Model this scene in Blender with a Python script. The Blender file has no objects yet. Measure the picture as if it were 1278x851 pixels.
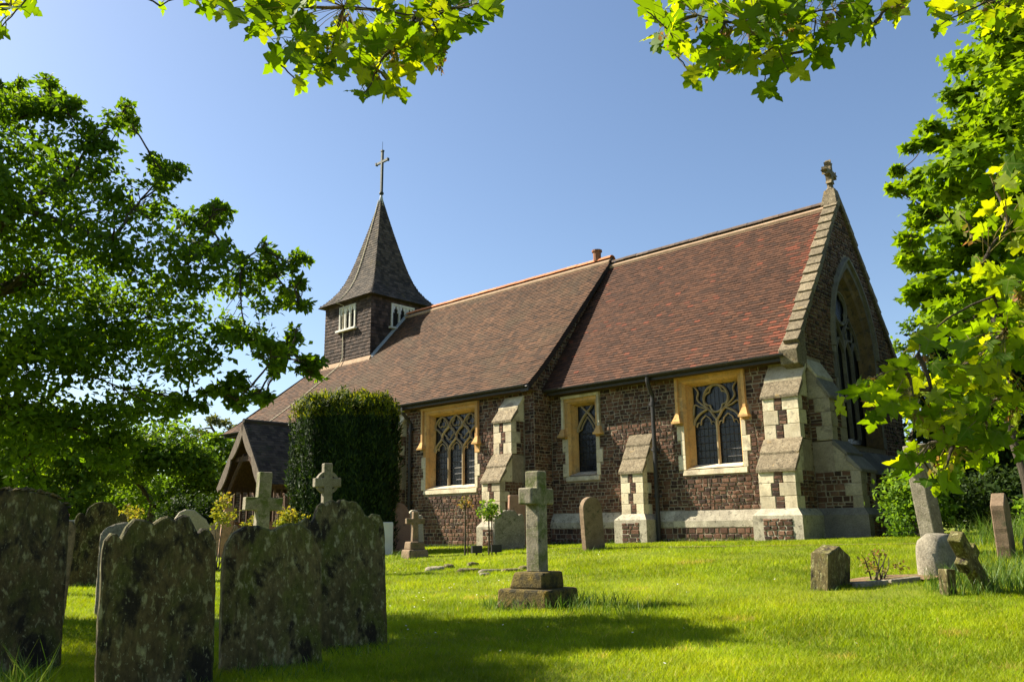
import bpy, bmesh, math, random
import numpy as np
from mathutils import Vector, Matrix
from mathutils.geometry import tessellate_polygon
R = math.radians
S = bpy.context.scene
COL = S.collection

# ------------------------------------------------------------------ camera
PITCH, ROLL, YAW, FPX = 0.22133516, -0.01210074, 0.82127316, 1024.0
cp, sp, cr, sr = math.cos(PITCH), math.sin(PITCH), math.cos(ROLL), math.sin(ROLL)
cam_d = bpy.data.cameras.new("camera"); cam = bpy.data.objects.new("camera", cam_d); COL.objects.link(cam)
right0, up0, fwd = Vector((1, 0, 0)), Vector((0, -sp, cp)), Vector((0, cp, sp))
cr_, cu_ = right0*cr + up0*sr, up0*cr - right0*sr
cam.matrix_world = Matrix(((cr_.x, cu_.x, -fwd.x, 0), (cr_.y, cu_.y, -fwd.y, 0), (cr_.z, cu_.z, -fwd.z, 0), (0, 0, 0, 1)))
cam_d.sensor_width = 36.0; cam_d.lens = FPX/1278*36; cam_d.clip_start = 0.05; cam_d.clip_end = 3000
S.camera = cam

# ------------------------------------------------------------------ light
_sa = R(22); SUN_EL = R(41); SUN_AZ = math.atan2(-math.sin(YAW)*math.cos(_sa)-math.cos(YAW)*math.sin(_sa), math.cos(YAW)*math.cos(_sa)-math.sin(YAW)*math.sin(_sa))         # from +Y towards +X
w = bpy.data.worlds.new("World"); S.world = w; w.use_nodes = True
nt = w.node_tree; nt.nodes.clear()
sky = nt.nodes.new("ShaderNodeTexSky"); sky.sky_type = 'NISHITA'; sky.sun_disc = False
sky.sun_elevation = SUN_EL; sky.sun_rotation = SUN_AZ
sky.altitude = 50; sky.air_density = 1.0; sky.dust_density = 0.9; sky.ozone_density = 2.4
bgn = nt.nodes.new("ShaderNodeBackground"); bgn.inputs["Strength"].default_value = 0.062
out = nt.nodes.new("ShaderNodeOutputWorld")
nt.links.new(sky.outputs[0], bgn.inputs[0]); nt.links.new(bgn.outputs[0], out.inputs[0])
sd = bpy.data.lights.new("sun", 'SUN'); sd.energy = 5.0; sd.angle = R(0.53); sd.color = (1.0, 0.91, 0.74)
sun = bpy.data.objects.new("sun", sd); COL.objects.link(sun); sun.location = (-30, 15, 30)
sdir = Vector((math.sin(SUN_AZ)*math.cos(SUN_EL), math.cos(SUN_AZ)*math.cos(SUN_EL), math.sin(SUN_EL)))
sun.rotation_euler = sdir.to_track_quat('Z', 'Y').to_euler()
S.view_settings.view_transform = 'Standard'; S.view_settings.look = 'None'
S.view_settings.exposure = 1.55; S.view_settings.gamma = 1.0

# ------------------------------------------------------------------ helpers: places
WV = Vector((-math.sin(YAW), math.cos(YAW), 0)); NV = Vector((math.cos(YAW), math.sin(YAW), 0))
def at(px, py, Y):
    "point of the place that is Y metres ahead, in the direction measured as (px, py)"
    r, u = (px-639)/FPX, -(py-425.5)/FPX
    r, u = cr*r - sr*u, sr*r + cr*u
    d = Vector((r, cp - u*sp, sp + u*cp)); return d*(Y/d.y)
def gz(X, Y):
    a = X*WV.x + Y*WV.y; b = X*NV.x + Y*NV.y
    t = min(max((b-5)/10., 0), 1); t = t*t*(3-2*t)
    return -.87 + t*(.42 - .021*(min(max(a, -5), 35)-11.5))
def gz_np(X, Y):
    a = X*WV.x + Y*WV.y; b = X*NV.x + Y*NV.y
    t = np.clip((b-5)/10., 0, 1); t = t*t*(3-2*t)
    return -.87 + t*(.42 - .021*(np.clip(a, -5, 35)-11.5))

# ------------------------------------------------------------------ helpers: materials
def new_mat(name):
    m = bpy.data.materials.new(name); m.use_nodes = True
    m.node_tree.nodes.clear(); return m, m.node_tree
def ramp(nt, fac, stops):
    n = nt.nodes.new("ShaderNodeValToRGB"); e = n.color_ramp.elements
    while len(e) < len(stops): e.new(0.5)
    for i, (p, c) in enumerate(stops): e[i].position = p; e[i].color = (*c, 1) if len(c) == 3 else c
    if fac is not None: nt.links.new(fac, n.inputs[0])
    return n.outputs[0]
def noise(nt, vec, scale, detail=5, rough=.6, dist=0.):
    n = nt.nodes.new("ShaderNodeTexNoise"); n.inputs["Scale"].default_value = scale
    n.inputs["Detail"].default_value = detail; n.inputs["Roughness"].default_value = rough
    n.inputs["Distortion"].default_value = dist
    nt.links.new(vec, n.inputs["Vector"]); return n.outputs["Fac"]
def mix(nt, fac, a, b, mode='MIX'):
    n = nt.nodes.new("ShaderNodeMix"); n.data_type = 'RGBA'; n.blend_type = mode
    for sock, v in ((n.inputs[0], fac), (n.inputs[6], a), (n.inputs[7], b)):
        if isinstance(v, (int, float)): sock.default_value = v
        elif isinstance(v, tuple): sock.default_value = (*v, 1)
        else: nt.links.new(v, sock)
    return n.outputs[2]
def make_mat(name, stops, scale=4., by='noise', layers=(), vary=.25, rough=.9, bump=(40., .3), spec=.25, trans=None, stretch=(1, 1, 1), metal=0., grain=None):
    """stops: colour ramp driven by noise or by the per-piece value; layers: (colour, noise scale, lo, hi)"""
    m, nt = new_mat(name)
    tc = nt.nodes.new("ShaderNodeTexCoord"); oi = nt.nodes.new("ShaderNodeObjectInfo")
    mp = nt.nodes.new("ShaderNodeMapping"); mp.inputs["Scale"].default_value = stretch
    nt.links.new(tc.outputs["Object"], mp.inputs["Vector"])
    off = nt.nodes.new("ShaderNodeMath"); off.operation = 'MULTIPLY'; off.inputs[1].default_value = 37.
    nt.links.new(oi.outputs["Random"], off.inputs[0])
    nt.links.new(off.outputs[0], mp.inputs["Location"]) if False else None
    vec = mp.outputs[0]
    at_ = nt.nodes.new("ShaderNodeAttribute"); at_.attribute_name = "rnd"
    f = noise(nt, vec, scale) if by == 'noise' else at_.outputs["Fac"]
    col = ramp(nt, f, stops)
    if by == 'noise' and vary: 
        v = ramp(nt, at_.outputs["Fac"], [(0, (1-vary,)*3), (1, (1+vary*.6,)*3)]); col = mix(nt, 1., col, v, 'MULTIPLY')
    elif vary:
        v = ramp(nt, noise(nt, vec, scale), [(.3, (1-vary,)*3), (.7, (1+vary*.6,)*3)]); col = mix(nt, 1., col, v, 'MULTIPLY')
    for c, sc, lo, hi in layers:
        k = ramp(nt, noise(nt, vec, sc, 7, .62, .4), [(lo, (0, 0, 0)), (hi, (1, 1, 1))]); col = mix(nt, k, col, c)
    if grain:
        gv = ramp(nt, noise(nt, vec, grain[0], 9, .72), [(.32, (1-grain[1],)*3), (.68, (1+grain[1]*.8,)*3)]); col = mix(nt, 1., col, gv, 'MULTIPLY')
    b = nt.nodes.new("ShaderNodeBsdfPrincipled"); b.inputs["Roughness"].default_value = rough
    b.inputs["Specular IOR Level"].default_value = spec; b.inputs["Metallic"].default_value = metal
    nt.links.new(col, b.inputs["Base Color"])
    if bump:
        bn = nt.nodes.new("ShaderNodeBump"); bn.inputs["Strength"].default_value = bump[1]; bn.inputs["Distance"].default_value = .02
        nt.links.new(noise(nt, vec, bump[0], 8, .65), bn.inputs["Height"]); nt.links.new(bn.outputs[0], b.inputs["Normal"])
    sh = b.outputs[0]
    if trans:
        t = nt.nodes.new("ShaderNodeBsdfTranslucent")
        tcol = mix(nt, 1., col, trans[1], 'MULTIPLY'); nt.links.new(tcol, t.inputs[0])
        ad = nt.nodes.new("ShaderNodeMixShader"); ad.inputs[0].default_value = trans[0]
        nt.links.new(sh, ad.inputs[1]); nt.links.new(t.outputs[0], ad.inputs[2]); sh = ad.outputs[0]
    o = nt.nodes.new("ShaderNodeOutputMaterial"); nt.links.new(sh, o.inputs[0])
    return m
M = {}
M['carstone'] = make_mat('carstone', [(0, (.036, .022, .016)), (.35, (.070, .037, .024)), (.7, (.12, .058, .034)), (1, (.17, .095, .060))], 9., 'piece', [((.15, .12, .09), 18., .68, .78)], .35, bump=(60, .5))
M['mortar'] = make_mat('mortar', [(.3, (.21, .165, .115)), (.7, (.33, .27, .19))], 6., layers=[((.18, .15, .11), 3., .58, .78)], grain=(30, 0.25))
M['ashlar'] = make_mat('ashlar', [(.25, (.50, .41, .26)), (.6, (.62, .54, .38)), (.8, (.56, .45, .27))], 3., layers=[((.30, .25, .17), 2.2, .50, .68), ((.34, .30, .22), 7., .58, .72), ((.16, .135, .10), 14., .60, .70)], bump=(70, .3), grain=(30, 0.22))
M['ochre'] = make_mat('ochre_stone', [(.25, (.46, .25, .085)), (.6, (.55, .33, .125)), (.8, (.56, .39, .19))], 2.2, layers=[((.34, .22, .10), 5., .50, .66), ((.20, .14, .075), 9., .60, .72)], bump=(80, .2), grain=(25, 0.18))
M['ochre_shaded'] = make_mat('shaded_ochre_stone', [(.25, (.13, .085, .04)), (.75, (.25, .165, .075))], 3., layers=[((.08, .065, .045), 7., .5, .65)], bump=(60, .3), grain=(30, .3))  # ochre stone with the east window's shade put into its colour
M['tracery'] = make_mat('tracery_stone', [(.3, (.29, .225, .135)), (.7, (.42, .31, .17))], 5., bump=(80, .2))  # colour made darker and greyer for the shade the tracery stands in
M['ashlar_shaded'] = make_mat('shaded_weathered_ashlar', [(.25, (.24, .20, .13)), (.75, (.38, .325, .225))], 3., layers=[((.15, .125, .09), 5., .52, .68)], bump=(60, .3), grain=(30, .3))  # weathered ashlar of the east buttress, darkened to stand for its shade
M['mossy'] = make_mat('mossy_slab', [(.25, (.11, .088, .055)), (.5, (.20, .16, .10)), (.75, (.29, .245, .165))], 10., layers=[((.07, .055, .035), 26., .52, .62), ((.40, .25, .07), 5., .62, .8)], bump=(60, .7), grain=(45, 0.4))
M['greyash_shaded'] = make_mat('shaded_weathered_stone', [(.25, (.12, .108, .085)), (.75, (.23, .205, .16))], 4., layers=[((.12, .11, .09), 14., .58, .72)], bump=(60, .4), grain=(35, 0.35))  # weathered grey stone, darkened for the shade over the east end
M['plinth'] = make_mat('plinth_stone', [(.25, (.26, .23, .17)), (.55, (.40, .36, .27)), (.8, (.52, .47, .36))], 5., layers=[((.10, .09, .065), 12., .56, .68), ((.62, .58, .48), 22., .68, .75)], bump=(60, .5), grain=(35, 0.35))
M['tile'] = make_mat('roof_tile', [(0, (.044, .025, .015)), (.3, (.066, .035, .019)), (.65, (.092, .046, .024)), (1, (.125, .062, .032))], 1.0, 'piece', [((.075, .050, .028), .9, .50, .72), ((.16, .10, .045), 25., .70, .78)], .3, bump=(90, .3))
M['tile_red'] = make_mat('roof_tile_red', [(0, (.042, .020, .012)), (.3, (.066, .029, .016)), (.6, (.092, .039, .020)), (.7, (.10, .033, .017)), (1, (.155, .044, .022))], .9, 'piece', [((.16, .12, .07), 25., .72, .79)], .15, bump=(90, .3))
M['tile_dark'] = make_mat('porch_tile', [(0, (.035, .03, .026)), (1, (.095, .078, .062))], 2., 'piece', [((.05, .055, .03), 3., .55, .7)], .3, bump=(90, .3))
M['ridge_new'] = make_mat('orange_ridge_tile', [(.3, (.50, .17, .08)), (.7, (.62, .25, .12))], 6., bump=(60, .2))
M['ridge_old'] = make_mat('old_ridge_tile', [(.3, (.07, .05, .04)), (.7, (.16, .11, .08))], 8.)
M['mortar_light'] = make_mat('ridge_mortar', [(.3, (.30, .20, .125)), (.7, (.42, .29, .19))], 6.)
M['shingle'] = make_mat('oak_shingle', [(0, (.030, .025, .021)), (.5, (.058, .047, .038)), (1, (.10, .078, .06))], 3., 'piece', [((.10, .08, .035), 2., .60, .74)], .3, bump=(70, .5), stretch=(1, 1, .4))
M['shingle_red'] = make_mat('tower_shingle', [(0, (.030, .022, .019)), (.5, (.058, .040, .032)), (1, (.10, .067, .052))], 3., 'piece', [], .3, bump=(70, .5))
M['lead'] = make_mat('lead', [(.3, (.22, .24, .25)), (.7, (.34, .36, .37))], 6., rough=.6, spec=.5)
M['iron'] = make_mat('black_iron', [(.3, (.012, .011, .010)), (.7, (.03, .027, .024))], 12., rough=.55, spec=.4)
M['verdigris'] = make_mat('weathered_copper', [(.3, (.018, .026, .024)), (.7, (.04, .055, .048))], 8., rough=.6)
M['cable'] = make_mat('pale_copper_strip', [(.3, (.45, .40, .28)), (.7, (.58, .52, .38))], 5.)
M['glass'] = make_mat('dark_leaded_glass', [(.3, (.008, .009, .010)), (.7, (.022, .024, .026))], 5., rough=.16, spec=.35, bump=(9, .6))
M['dark'] = make_mat('dark_interior', [(.3, (.015, .013, .011)), (.7, (.03, .026, .02))], 5.)
M['timber'] = make_mat('grey_timber', [(.3, (.10, .076, .056)), (.7, (.21, .165, .125))], 5., stretch=(4, 4, .6), bump=(50, .5))
M['timber_dk'] = make_mat('brown_timber', [(.3, (.05, .032, .022)), (.7, (.13, .075, .045))], 5., stretch=(4, 4, .6), bump=(50, .5))
M['timber_red'] = make_mat('red_brown_timber', [(.3, (.16, .07, .04)), (.7, (.27, .13, .075))], 5., stretch=(4, 4, .6), bump=(50, .5))
M['paint'] = make_mat('weathered_white_paint', [(.3, (.52, .50, .44)), (.7, (.70, .68, .60))], 8., layers=[((.25, .22, .18), 14., .62, .72)])
M['moss_stone'] = make_mat('mossy_headstone', [(.3, (.052, .040, .016)), (.5, (.11, .086, .033)), (.7, (.175, .142, .06))], 7., layers=[((.085, .09, .016), 5.5, .45, .62), ((.27, .25, .12), 24., .55, .64), ((.024, .018, .010), 7., .54, .62), ((.12, .065, .025), 4., .60, .72), ((.28, .27, .15), 60., .60, .68)], bump=(45, .6), grain=(38, 0.5), stretch=(1, 1, .5))
M['moss_dark'] = make_mat('dark_mossy_headstone', [(.3, (.042, .030, .012)), (.5, (.085, .062, .024)), (.7, (.14, .106, .043))], 6., layers=[((.06, .062, .014), 5., .46, .62), ((.23, .21, .10), 22., .55, .64), ((.018, .014, .009), 6., .50, .60), ((.25, .24, .13), 60., .60, .68)], bump=(45, .6), grain=(38, 0.5), stretch=(1, 1, .5))
M['grey_stone'] = make_mat('grey_headstone', [(.25, (.13, .112, .08)), (.5, (.21, .185, .135)), (.75, (.29, .26, .195))], 5., layers=[((.10, .10, .055), 9., .56, .68), ((.46, .44, .36), 24., .64, .72)], bump=(60, .5), grain=(45, 0.45))
M['pale_stone'] = make_mat('pale_headstone', [(.25, (.36, .32, .23)), (.75, (.53, .48, .36))], 5., layers=[((.18, .16, .10), 10., .60, .74)], bump=(60, .4), grain=(40, 0.35))
M['cross_stone'] = make_mat('lichened_cross_stone', [(.25, (.17, .145, .095)), (.5, (.27, .235, .165)), (.75, (.36, .32, .235))], 6., layers=[((.10, .12, .03), 4.5, .47, .62), ((.07, .06, .04), 14., .60, .70)], bump=(60, .5), grain=(45, 0.4))
M['ochre_head'] = make_mat('ochre_headstone', [(.25, (.22, .145, .07)), (.75, (.36, .25, .12))], 4., layers=[((.07, .055, .03), 7., .54, .68)], bump=(60, .5), grain=(40, 0.4))
M['pink'] = make_mat('pinkish_headstone', [(.25, (.24, .13, .085)), (.75, (.38, .23, .15))], 5., layers=[((.15, .11, .075), 9., .56, .70)], bump=(80, .25), grain=(60, 0.3))
M['brown_head'] = make_mat('brown_headstone', [(.25, (.15, .10, .06)), (.75, (.27, .19, .12))], 5., layers=[((.08, .075, .04), 8., .55, .70)], bump=(80, .35), grain=(50, 0.35))
M['white_head'] = make_mat('white_headstone', [(.3, (.58, .57, .52)), (.7, (.68, .67, .62))], 5., bump=(80, .15))
M['blue_head'] = make_mat('slate_headstone', [(.3, (.11, .115, .12)), (.7, (.20, .205, .21))], 5.)
M['moss'] = make_mat('golden_moss', [(.25, (.08, .06, .02)), (.55, (.16, .115, .03)), (.8, (.20, .16, .04))], 12., layers=[((.035, .03, .015), 7., .48, .60), ((.26, .17, .02), 5., .60, .70)], bump=(50, 1.), grain=(50, 0.5))
M['soil'] = make_mat('dry_soil', [(.3, (.10, .065, .035)), (.7, (.24, .155, .08))], 8., layers=[((.12, .17, .02), 6., .52, .62)], bump=(30, .8))
M['ground'] = make_mat('turf', [(.25, (.08, .105, .004)), (.5, (.14, .17, .006)), (.75, (.20, .22, .010))], 1.6, layers=[((.12, .10, .03), 4., .64, .76)], bump=(50, .8), vary=0)
M['grass'] = make_mat('grass_blade', [(0, (.12, .195, .004)), (.45, (.25, .34, .005)), (.85, (.37, .43, .008)), (1, (.46, .39, .08))], 1.1, 'piece', [], .35, rough=.6, bump=None, spec=.25, trans=(.5, (1.15, 1.1, .6)))
M['grass_long'] = make_mat('long_grass', [(0, (.05, .11, .012)), (.6, (.10, .19, .02)), (1, (.22, .26, .06))], 2., 'piece', [], .2, rough=.5, bump=None, trans=(.4, (1.2, 1.15, .6)))
M['bark'] = make_mat('bark', [(.3, (.035, .028, .02)), (.7, (.10, .08, .055))], 8., stretch=(3, 3, .6), bump=(30, .8))
def leaf(name, a, b, c, t=.5, tc=(1.7, 1.6, .5)):
    return make_mat(name, [(0, a), (.55, b), (1, c)], 3., 'piece', [], .2, rough=.6, bump=None, spec=.12, trans=(t, tc))
M['leaf_left'] = leaf('orchard_leaf', (.04, .08, .009), (.08, .145, .012), (.15, .22, .018), .52, (2.0, 2.0, .35))
M['leaf_syc'] = leaf('sycamore_leaf', (.032, .08, .007), (.085, .16, .010), (.18, .235, .014), .58, (3.0, 2.45, .2))
M['leaf_mid'] = leaf('maple_leaf', (.085, .16, .008), (.15, .245, .010), (.24, .32, .014), .5, (1.6, 1.55, .3))
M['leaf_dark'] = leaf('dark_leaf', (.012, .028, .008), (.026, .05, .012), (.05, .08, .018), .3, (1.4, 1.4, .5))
M['leaf_far'] = leaf('far_leaf', (.05, .10, .012), (.095, .165, .017), (.16, .22, .026), .48, (1.7, 1.7, .4))
M['leaf_olive'] = leaf('olive_leaf', (.07, .09, .035), (.12, .135, .055), (.20, .19, .085), .4, (1.3, 1.3, .6))
M['leaf_yew'] = leaf('yew_leaf', (.010, .022, .007), (.02, .042, .010), (.05, .085, .014), .25, (1.5, 1.5, .4))
M['leaf_yew_tip'] = leaf('yew_tip', (.08, .12, .010), (.15, .19, .014), (.24, .26, .02), .45, (1.6, 1.4, .3))
M['leaf_rose'] = leaf('rose_leaf', (.09, .15, .016), (.18, .23, .025), (.28, .20, .045), .45, (1.6, 1.4, .5))
M['leaf_shrub'] = leaf('shrub_leaf', (.07, .14, .016), (.11, .20, .022), (.17, .25, .035), .5, (1.7, 1.6, .5))
def add_veins(m):
    nt = m.node_tree; tc = nt.nodes.new("ShaderNodeTexCoord"); sx = nt.nodes.new("ShaderNodeSeparateXYZ"); nt.links.new(tc.outputs["Object"], sx.inputs[0])
    def mth(op, a, b=None):
        n = nt.nodes.new("ShaderNodeMath"); n.operation = op
        for i, v in enumerate((a, b)):
            if v is None: continue
            if isinstance(v, (int, float)): n.inputs[i].default_value = v
            else: nt.links.new(v, n.inputs[i])
        return n.outputs[0]
    ang = mth('ARCTAN2', sx.outputs[1], sx.outputs[0]); r = mth('POWER', mth('ADD', mth('MULTIPLY', sx.outputs[0], sx.outputs[0]), mth('MULTIPLY', sx.outputs[1], sx.outputs[1])), .5)
    v = mth('MULTIPLY', mth('ABSOLUTE', mth('SINE', mth('MULTIPLY', ang, 3.6))), r)
    vm = ramp(nt, v, [(.0, (1, 1, 1)), (.09, (0, 0, 0))])
    fine = mth('ABSOLUTE', mth('SINE', mth('ADD', mth('MULTIPLY', r, 34.), mth('MULTIPLY', v, 46.))))
    fm = ramp(nt, fine, [(0, (.82,)*3), (.35, (1.05,)*3)])
    b = [n for n in nt.nodes if n.type == 'BSDF_PRINCIPLED'][0]; src = b.inputs["Base Color"].links[0].from_socket
    c1 = mix(nt, 1., src, fm, 'MULTIPLY'); c2 = mix(nt, vm, c1, (.20, .25, .06))
    nt.links.new(c2, b.inputs["Base Color"])
    t = [n for n in nt.nodes if n.type == 'BSDF_TRANSLUCENT'][0]; src = t.inputs[0].links[0].from_socket
    nt.links.new(mix(nt, 1., mix(nt, vm, src, mix(nt, 1., src, (.62, .62, .62), 'MULTIPLY')), fm, 'MULTIPLY'), t.inputs[0])
    return m
M['leaf_near'] = add_veins(leaf('near_sycamore_leaf', (.032, .08, .007), (.085, .16, .010), (.18, .235, .014), .58, (3.0, 2.45, .2)))
M['seed'] = make_mat('sycamore_seed', [(0, (.13, .15, .03)), (.6, (.22, .19, .06)), (1, (.30, .15, .09))], 3., 'piece', [], .2, bump=None, trans=(.4, (1.5, 1.2, .6)))

# ------------------------------------------------------------------ helpers: meshes
def put(name, me, parent=None, label=None, cat=None, group=None, kind=None, mat=None):
    o = bpy.data.objects.new(name, me); COL.objects.link(o)
    if parent: o.parent = parent
    if mat and me is not None and not me.materials: me.materials.append(M[mat])
    tag(o, label, cat, group, kind); return o
def tag(o, label=None, cat=None, group=None, kind=None):
    for k, v in (('label', label), ('category', cat), ('group', group), ('kind', kind)):
        if v: o[k] = v
def thing(name, loc, label, cat, group=None, rz=0.):
    o = bpy.data.objects.new(name, None); COL.objects.link(o); o.location = loc; o.rotation_euler = (0, 0, rz)
    o.empty_display_size = .2; tag(o, label, cat, group); return o
class MB:
    def __init__(s, off=(0, 0, 0)): s.v = []; s.f = []; s.r = []; s.off = Vector(off)
    def add(s, vs, fs, rnd=None):
        k = len(s.v); s.v += [tuple(Vector(p)-s.off) for p in vs]; s.f += [tuple(i+k for i in f) for f in fs]
        s.r += [random.random() if rnd is None else rnd]*len(fs)
    def hexa(s, p, rnd=None):      # p: 4 bottom ccw, 4 top ccw
        s.add(p, [(3, 2, 1, 0), (4, 5, 6, 7), (0, 1, 5, 4), (1, 2, 6, 5), (2, 3, 7, 6), (3, 0, 4, 7)], rnd)
    def box(s, x0, x1, y0, y1, z0, z1, rnd=None):
        s.hexa([(x0, y0, z0), (x1, y0, z0), (x1, y1, z0), (x0, y1, z0), (x0, y0, z1), (x1, y0, z1), (x1, y1, z1), (x0, y1, z1)], rnd)
    def tube(s, pts, rad, n=8, rnd=None, cap=True):
        pts = [Vector(p) for p in pts]; rad = rad if hasattr(rad, '__len__') else [rad]*len(pts)
        vs = []; up = None
        for i, p in enumerate(pts):
            t = (pts[min(i+1, len(pts)-1)]-pts[max(i-1, 0)]); t = t.normalized() if t.length > 1e-9 else Vector((0, 0, 1))
            if up is None: up = t.orthogonal().normalized()
            up = (up - t*up.dot(t)); up = up.normalized() if up.length > 1e-6 else t.orthogonal().normalized()
            sd_ = t.cross(up)
            for k in range(n):
                a = 2*math.pi*k/n; vs.append(p+(up*math.cos(a)+sd_*math.sin(a))*rad[i])
        fs = [(i*n+k, i*n+(k+1) % n, (i+1)*n+(k+1) % n, (i+1)*n+k) for i in range(len(pts)-1) for k in range(n)]
        if cap: fs += [tuple(range(n-1, -1, -1)), tuple(range((len(pts)-1)*n, len(pts)*n))]
        s.add(vs, fs, rnd)
    def prism(s, poly, A, B, rnd=None):
        "poly: list of 3D points; extruded by B-A (vectors)"
        n = len(poly); d = Vector(B)-Vector(A)
        vs = [Vector(p)+Vector(A) for p in poly] + [Vector(p)+Vector(A)+d for p in poly]
        s.add(vs, [tuple(range(n-1, -1, -1)), tuple(range(n, 2*n))] + [(i, (i+1) % n, n+(i+1) % n, n+i) for i in range(n)], rnd)
    def mesh(s, name, mat, smooth=False, fix=False):
        me = bpy.data.meshes.new(name); me.from_pydata(s.v, [], s.f)
        a = me.attributes.new("rnd", 'FLOAT', 'FACE'); a.data.foreach_set("value", s.r)
        me.materials.append(M[mat])
        if fix:
            bm = bmesh.new(); bm.from_mesh(me); bmesh.ops.recalc_face_normals(bm, faces=bm.faces); bm.to_mesh(me); bm.free()
        if smooth: me.polygons.foreach_set("use_smooth", [True]*len(me.polygons))
        me.update(); return me
    def build(s, name, mat, parent=None, smooth=False, fix=False, **k):
        return put(name, s.mesh(name, mat, smooth, fix), parent, **k)
def np_mesh(name, V, F, rnd, mat):
    "V (n,3), F (m,k) all same corner count, rnd (m,)"
    me = bpy.data.meshes.new(name); m, k = F.shape
    me.vertices.add(len(V)); me.vertices.foreach_set("co", V.astype(np.float32).ravel())
    me.loops.add(m*k); me.loops.foreach_set("vertex_index", F.astype(np.int32).ravel())
    me.polygons.add(m); me.polygons.foreach_set("loop_start", np.arange(0, m*k, k, dtype=np.int32))
    try: me.polygons.foreach_set("loop_total", np.full(m, k, dtype=np.int32))
    except Exception: pass
    a = me.attributes.new("rnd", 'FLOAT', 'FACE'); a.data.foreach_set("value", rnd.astype(np.float32))
    me.materials.append(M[mat]); me.update(calc_edges=True); return me
def bevel_obj(o, wd=.008, seg=1):
    m = o.modifiers.new('bevel', 'BEVEL'); m.width = wd; m.segments = seg; m.limit_method = 'ANGLE'; return o
def smoothline(pts, n=6):
    "Catmull-Rom through points (any dimension)"
    P = [Vector(p) for p in pts]; P = [P[0]*2-P[1]] + P + [P[-1]*2-P[-2]]; o = []
    for i in range(1, len(P)-2):
        for k in range(n):
            t = k/n; a, b, c, d = P[i-1], P[i], P[i+1], P[i+2]
            o.append(.5*((2*b)+(c-a)*t+(2*a-5*b+4*c-d)*t*t+(3*b-a-3*c+d)*t*t*t))
    o.append(P[-2]); return o

# ------------------------------------------------------------------ ground
def axis(lo, hi, fine_lo, fine_hi, step):
    c = list(np.arange(fine_lo, fine_hi+1e-6, step)); x = fine_hi; d = step
    while x < hi: d *= 1.35; x += d; c.append(min(x, hi))
    x = fine_lo; d = step
    while x > lo: d *= 1.35; x -= d; c.insert(0, max(x, lo))
    return np.array(c)
gx, gy = axis(-900, 900, -16, 16, .4), axis(-300, 1500, -4, 34, .4)
XX, YY = np.meshgrid(gx, gy); rs = np.random.RandomState(3)
ZZ = gz_np(XX, YY) + .012*np.sin(XX*2.1+1)*np.sin(YY*1.7) + .01*np.sin(XX*.9+YY*1.3)
nx, ny = len(gx), len(gy)
Vg = np.stack([XX.ravel(), YY.ravel(), ZZ.ravel()], 1)
ii, jj = np.meshgrid(np.arange(nx-1), np.arange(ny-1)); k0 = (jj*nx+ii).ravel()
Fg = np.stack([k0, k0+1, k0+nx+1, k0+nx], 1)
gm = np_mesh("ground", Vg, Fg, np.full(len(Fg), .5), 'ground'); gm.polygons.foreach_set("use_smooth", [True]*len(gm.polygons))
put("ground", gm, kind='structure', label='green churchyard turf rising gently towards the church', cat='ground')

# ================================================================== CHURCH (own axes: x east, y north, z up)
CC = Vector((-19, 20, -.6)); YR = math.atan2(-WV.y, -WV.x)
def Cw(x, y, z): return Vector((x*(-WV.x)+y*NV.x, x*(-WV.y)+y*NV.y, z))
church = thing('church', Cw(*CC), 'brown stone parish church with tiled roofs and shingled bell turret with spire', 'church', rz=YR)
def cmb(): return MB(CC)
class Frame:
    "u to the right, z up, d out of the wall"
    def __init__(s, kind, pos): s.kind, s.pos = kind, pos
    def __call__(s, u, z, d=0.):
        if s.kind == 'S': return Vector((u, s.pos-d, z))
        if s.kind == 'E': return Vector((s.pos+d, u, z))
        if s.kind == 'W': return Vector((s.pos-d, -u, z))
def fbox(mb, F, u0, u1, z0, z1, d0, d1, rnd=None):
    mb.hexa([F(u0, z0, d1), F(u1, z0, d1), F(u1, z0, d0), F(u0, z0, d0), F(u0, z1, d1), F(u1, z1, d1), F(u1, z1, d0), F(u0, z1, d0)], rnd)
def rect(u0, u1, z0, z1): return lambda a, b: (u0, u1) if (a < z1-.005 and b > z0+.005) else None
def stone_field(F, zlo, zhi, span, holes, rng, h=(.060, .112), wd=(.075, .23), gap=.014, proud=.018, d0=0.):
    "coursed rubble: list of stones, each 8 points (back ring, front ring)"
    res = []; z = zlo
    while z < zhi-.03:
        ch = rng.uniform(*h)
        if zhi-(z+ch) < .05: ch = zhi-z
        iv = [span(z+ch/2)]
        for hf in holes:
            q = hf(z, z+ch)
            if q is None: continue
            nx_ = []
            for a, b in iv:
                if q[0] > a: nx_.append((a, min(b, q[0])))
                if q[1] < b: nx_.append((max(a, q[1]), b))
            iv = [t for t in nx_ if t[1]-t[0] > .035]
        for a, b in iv:
            u = a
            while u < b-.03:
                ww = rng.uniform(*wd)
                if b-(u+ww) < wd[0]*.7: ww = b-u
                if ww > wd[1]*1.35: ww *= .5
                g2 = gap/2; j = lambda: rng.uniform(-.010, .010)
                e = min(.02, ww*.2); pr = proud*rng.uniform(.55, 1.35)
                bk = [(u+g2, z+g2), (u+ww-g2, z+g2), (u+ww-g2, z+ch-g2), (u+g2, z+ch-g2)]
                bk = [(x+j(), y+j()) for x, y in bk]
                cxm, czm = sum(p[0] for p in bk)/4, sum(p[1] for p in bk)/4
                fr = [(x+(cxm-x)*min(.3, e/max(ww*.5, .01))+j()*.5, y+(czm-y)*.22+j()*.4) for x, y in bk]
                pts = [F(x, y, d0-.004) for x, y in bk] + [F(x, y, d0+pr+rng.uniform(-.005, .005)) for x, y in fr]
                res.append((pts, ww*ch, F(cxm, czm, d0)))
                u += ww
        z += ch
    return res
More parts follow.
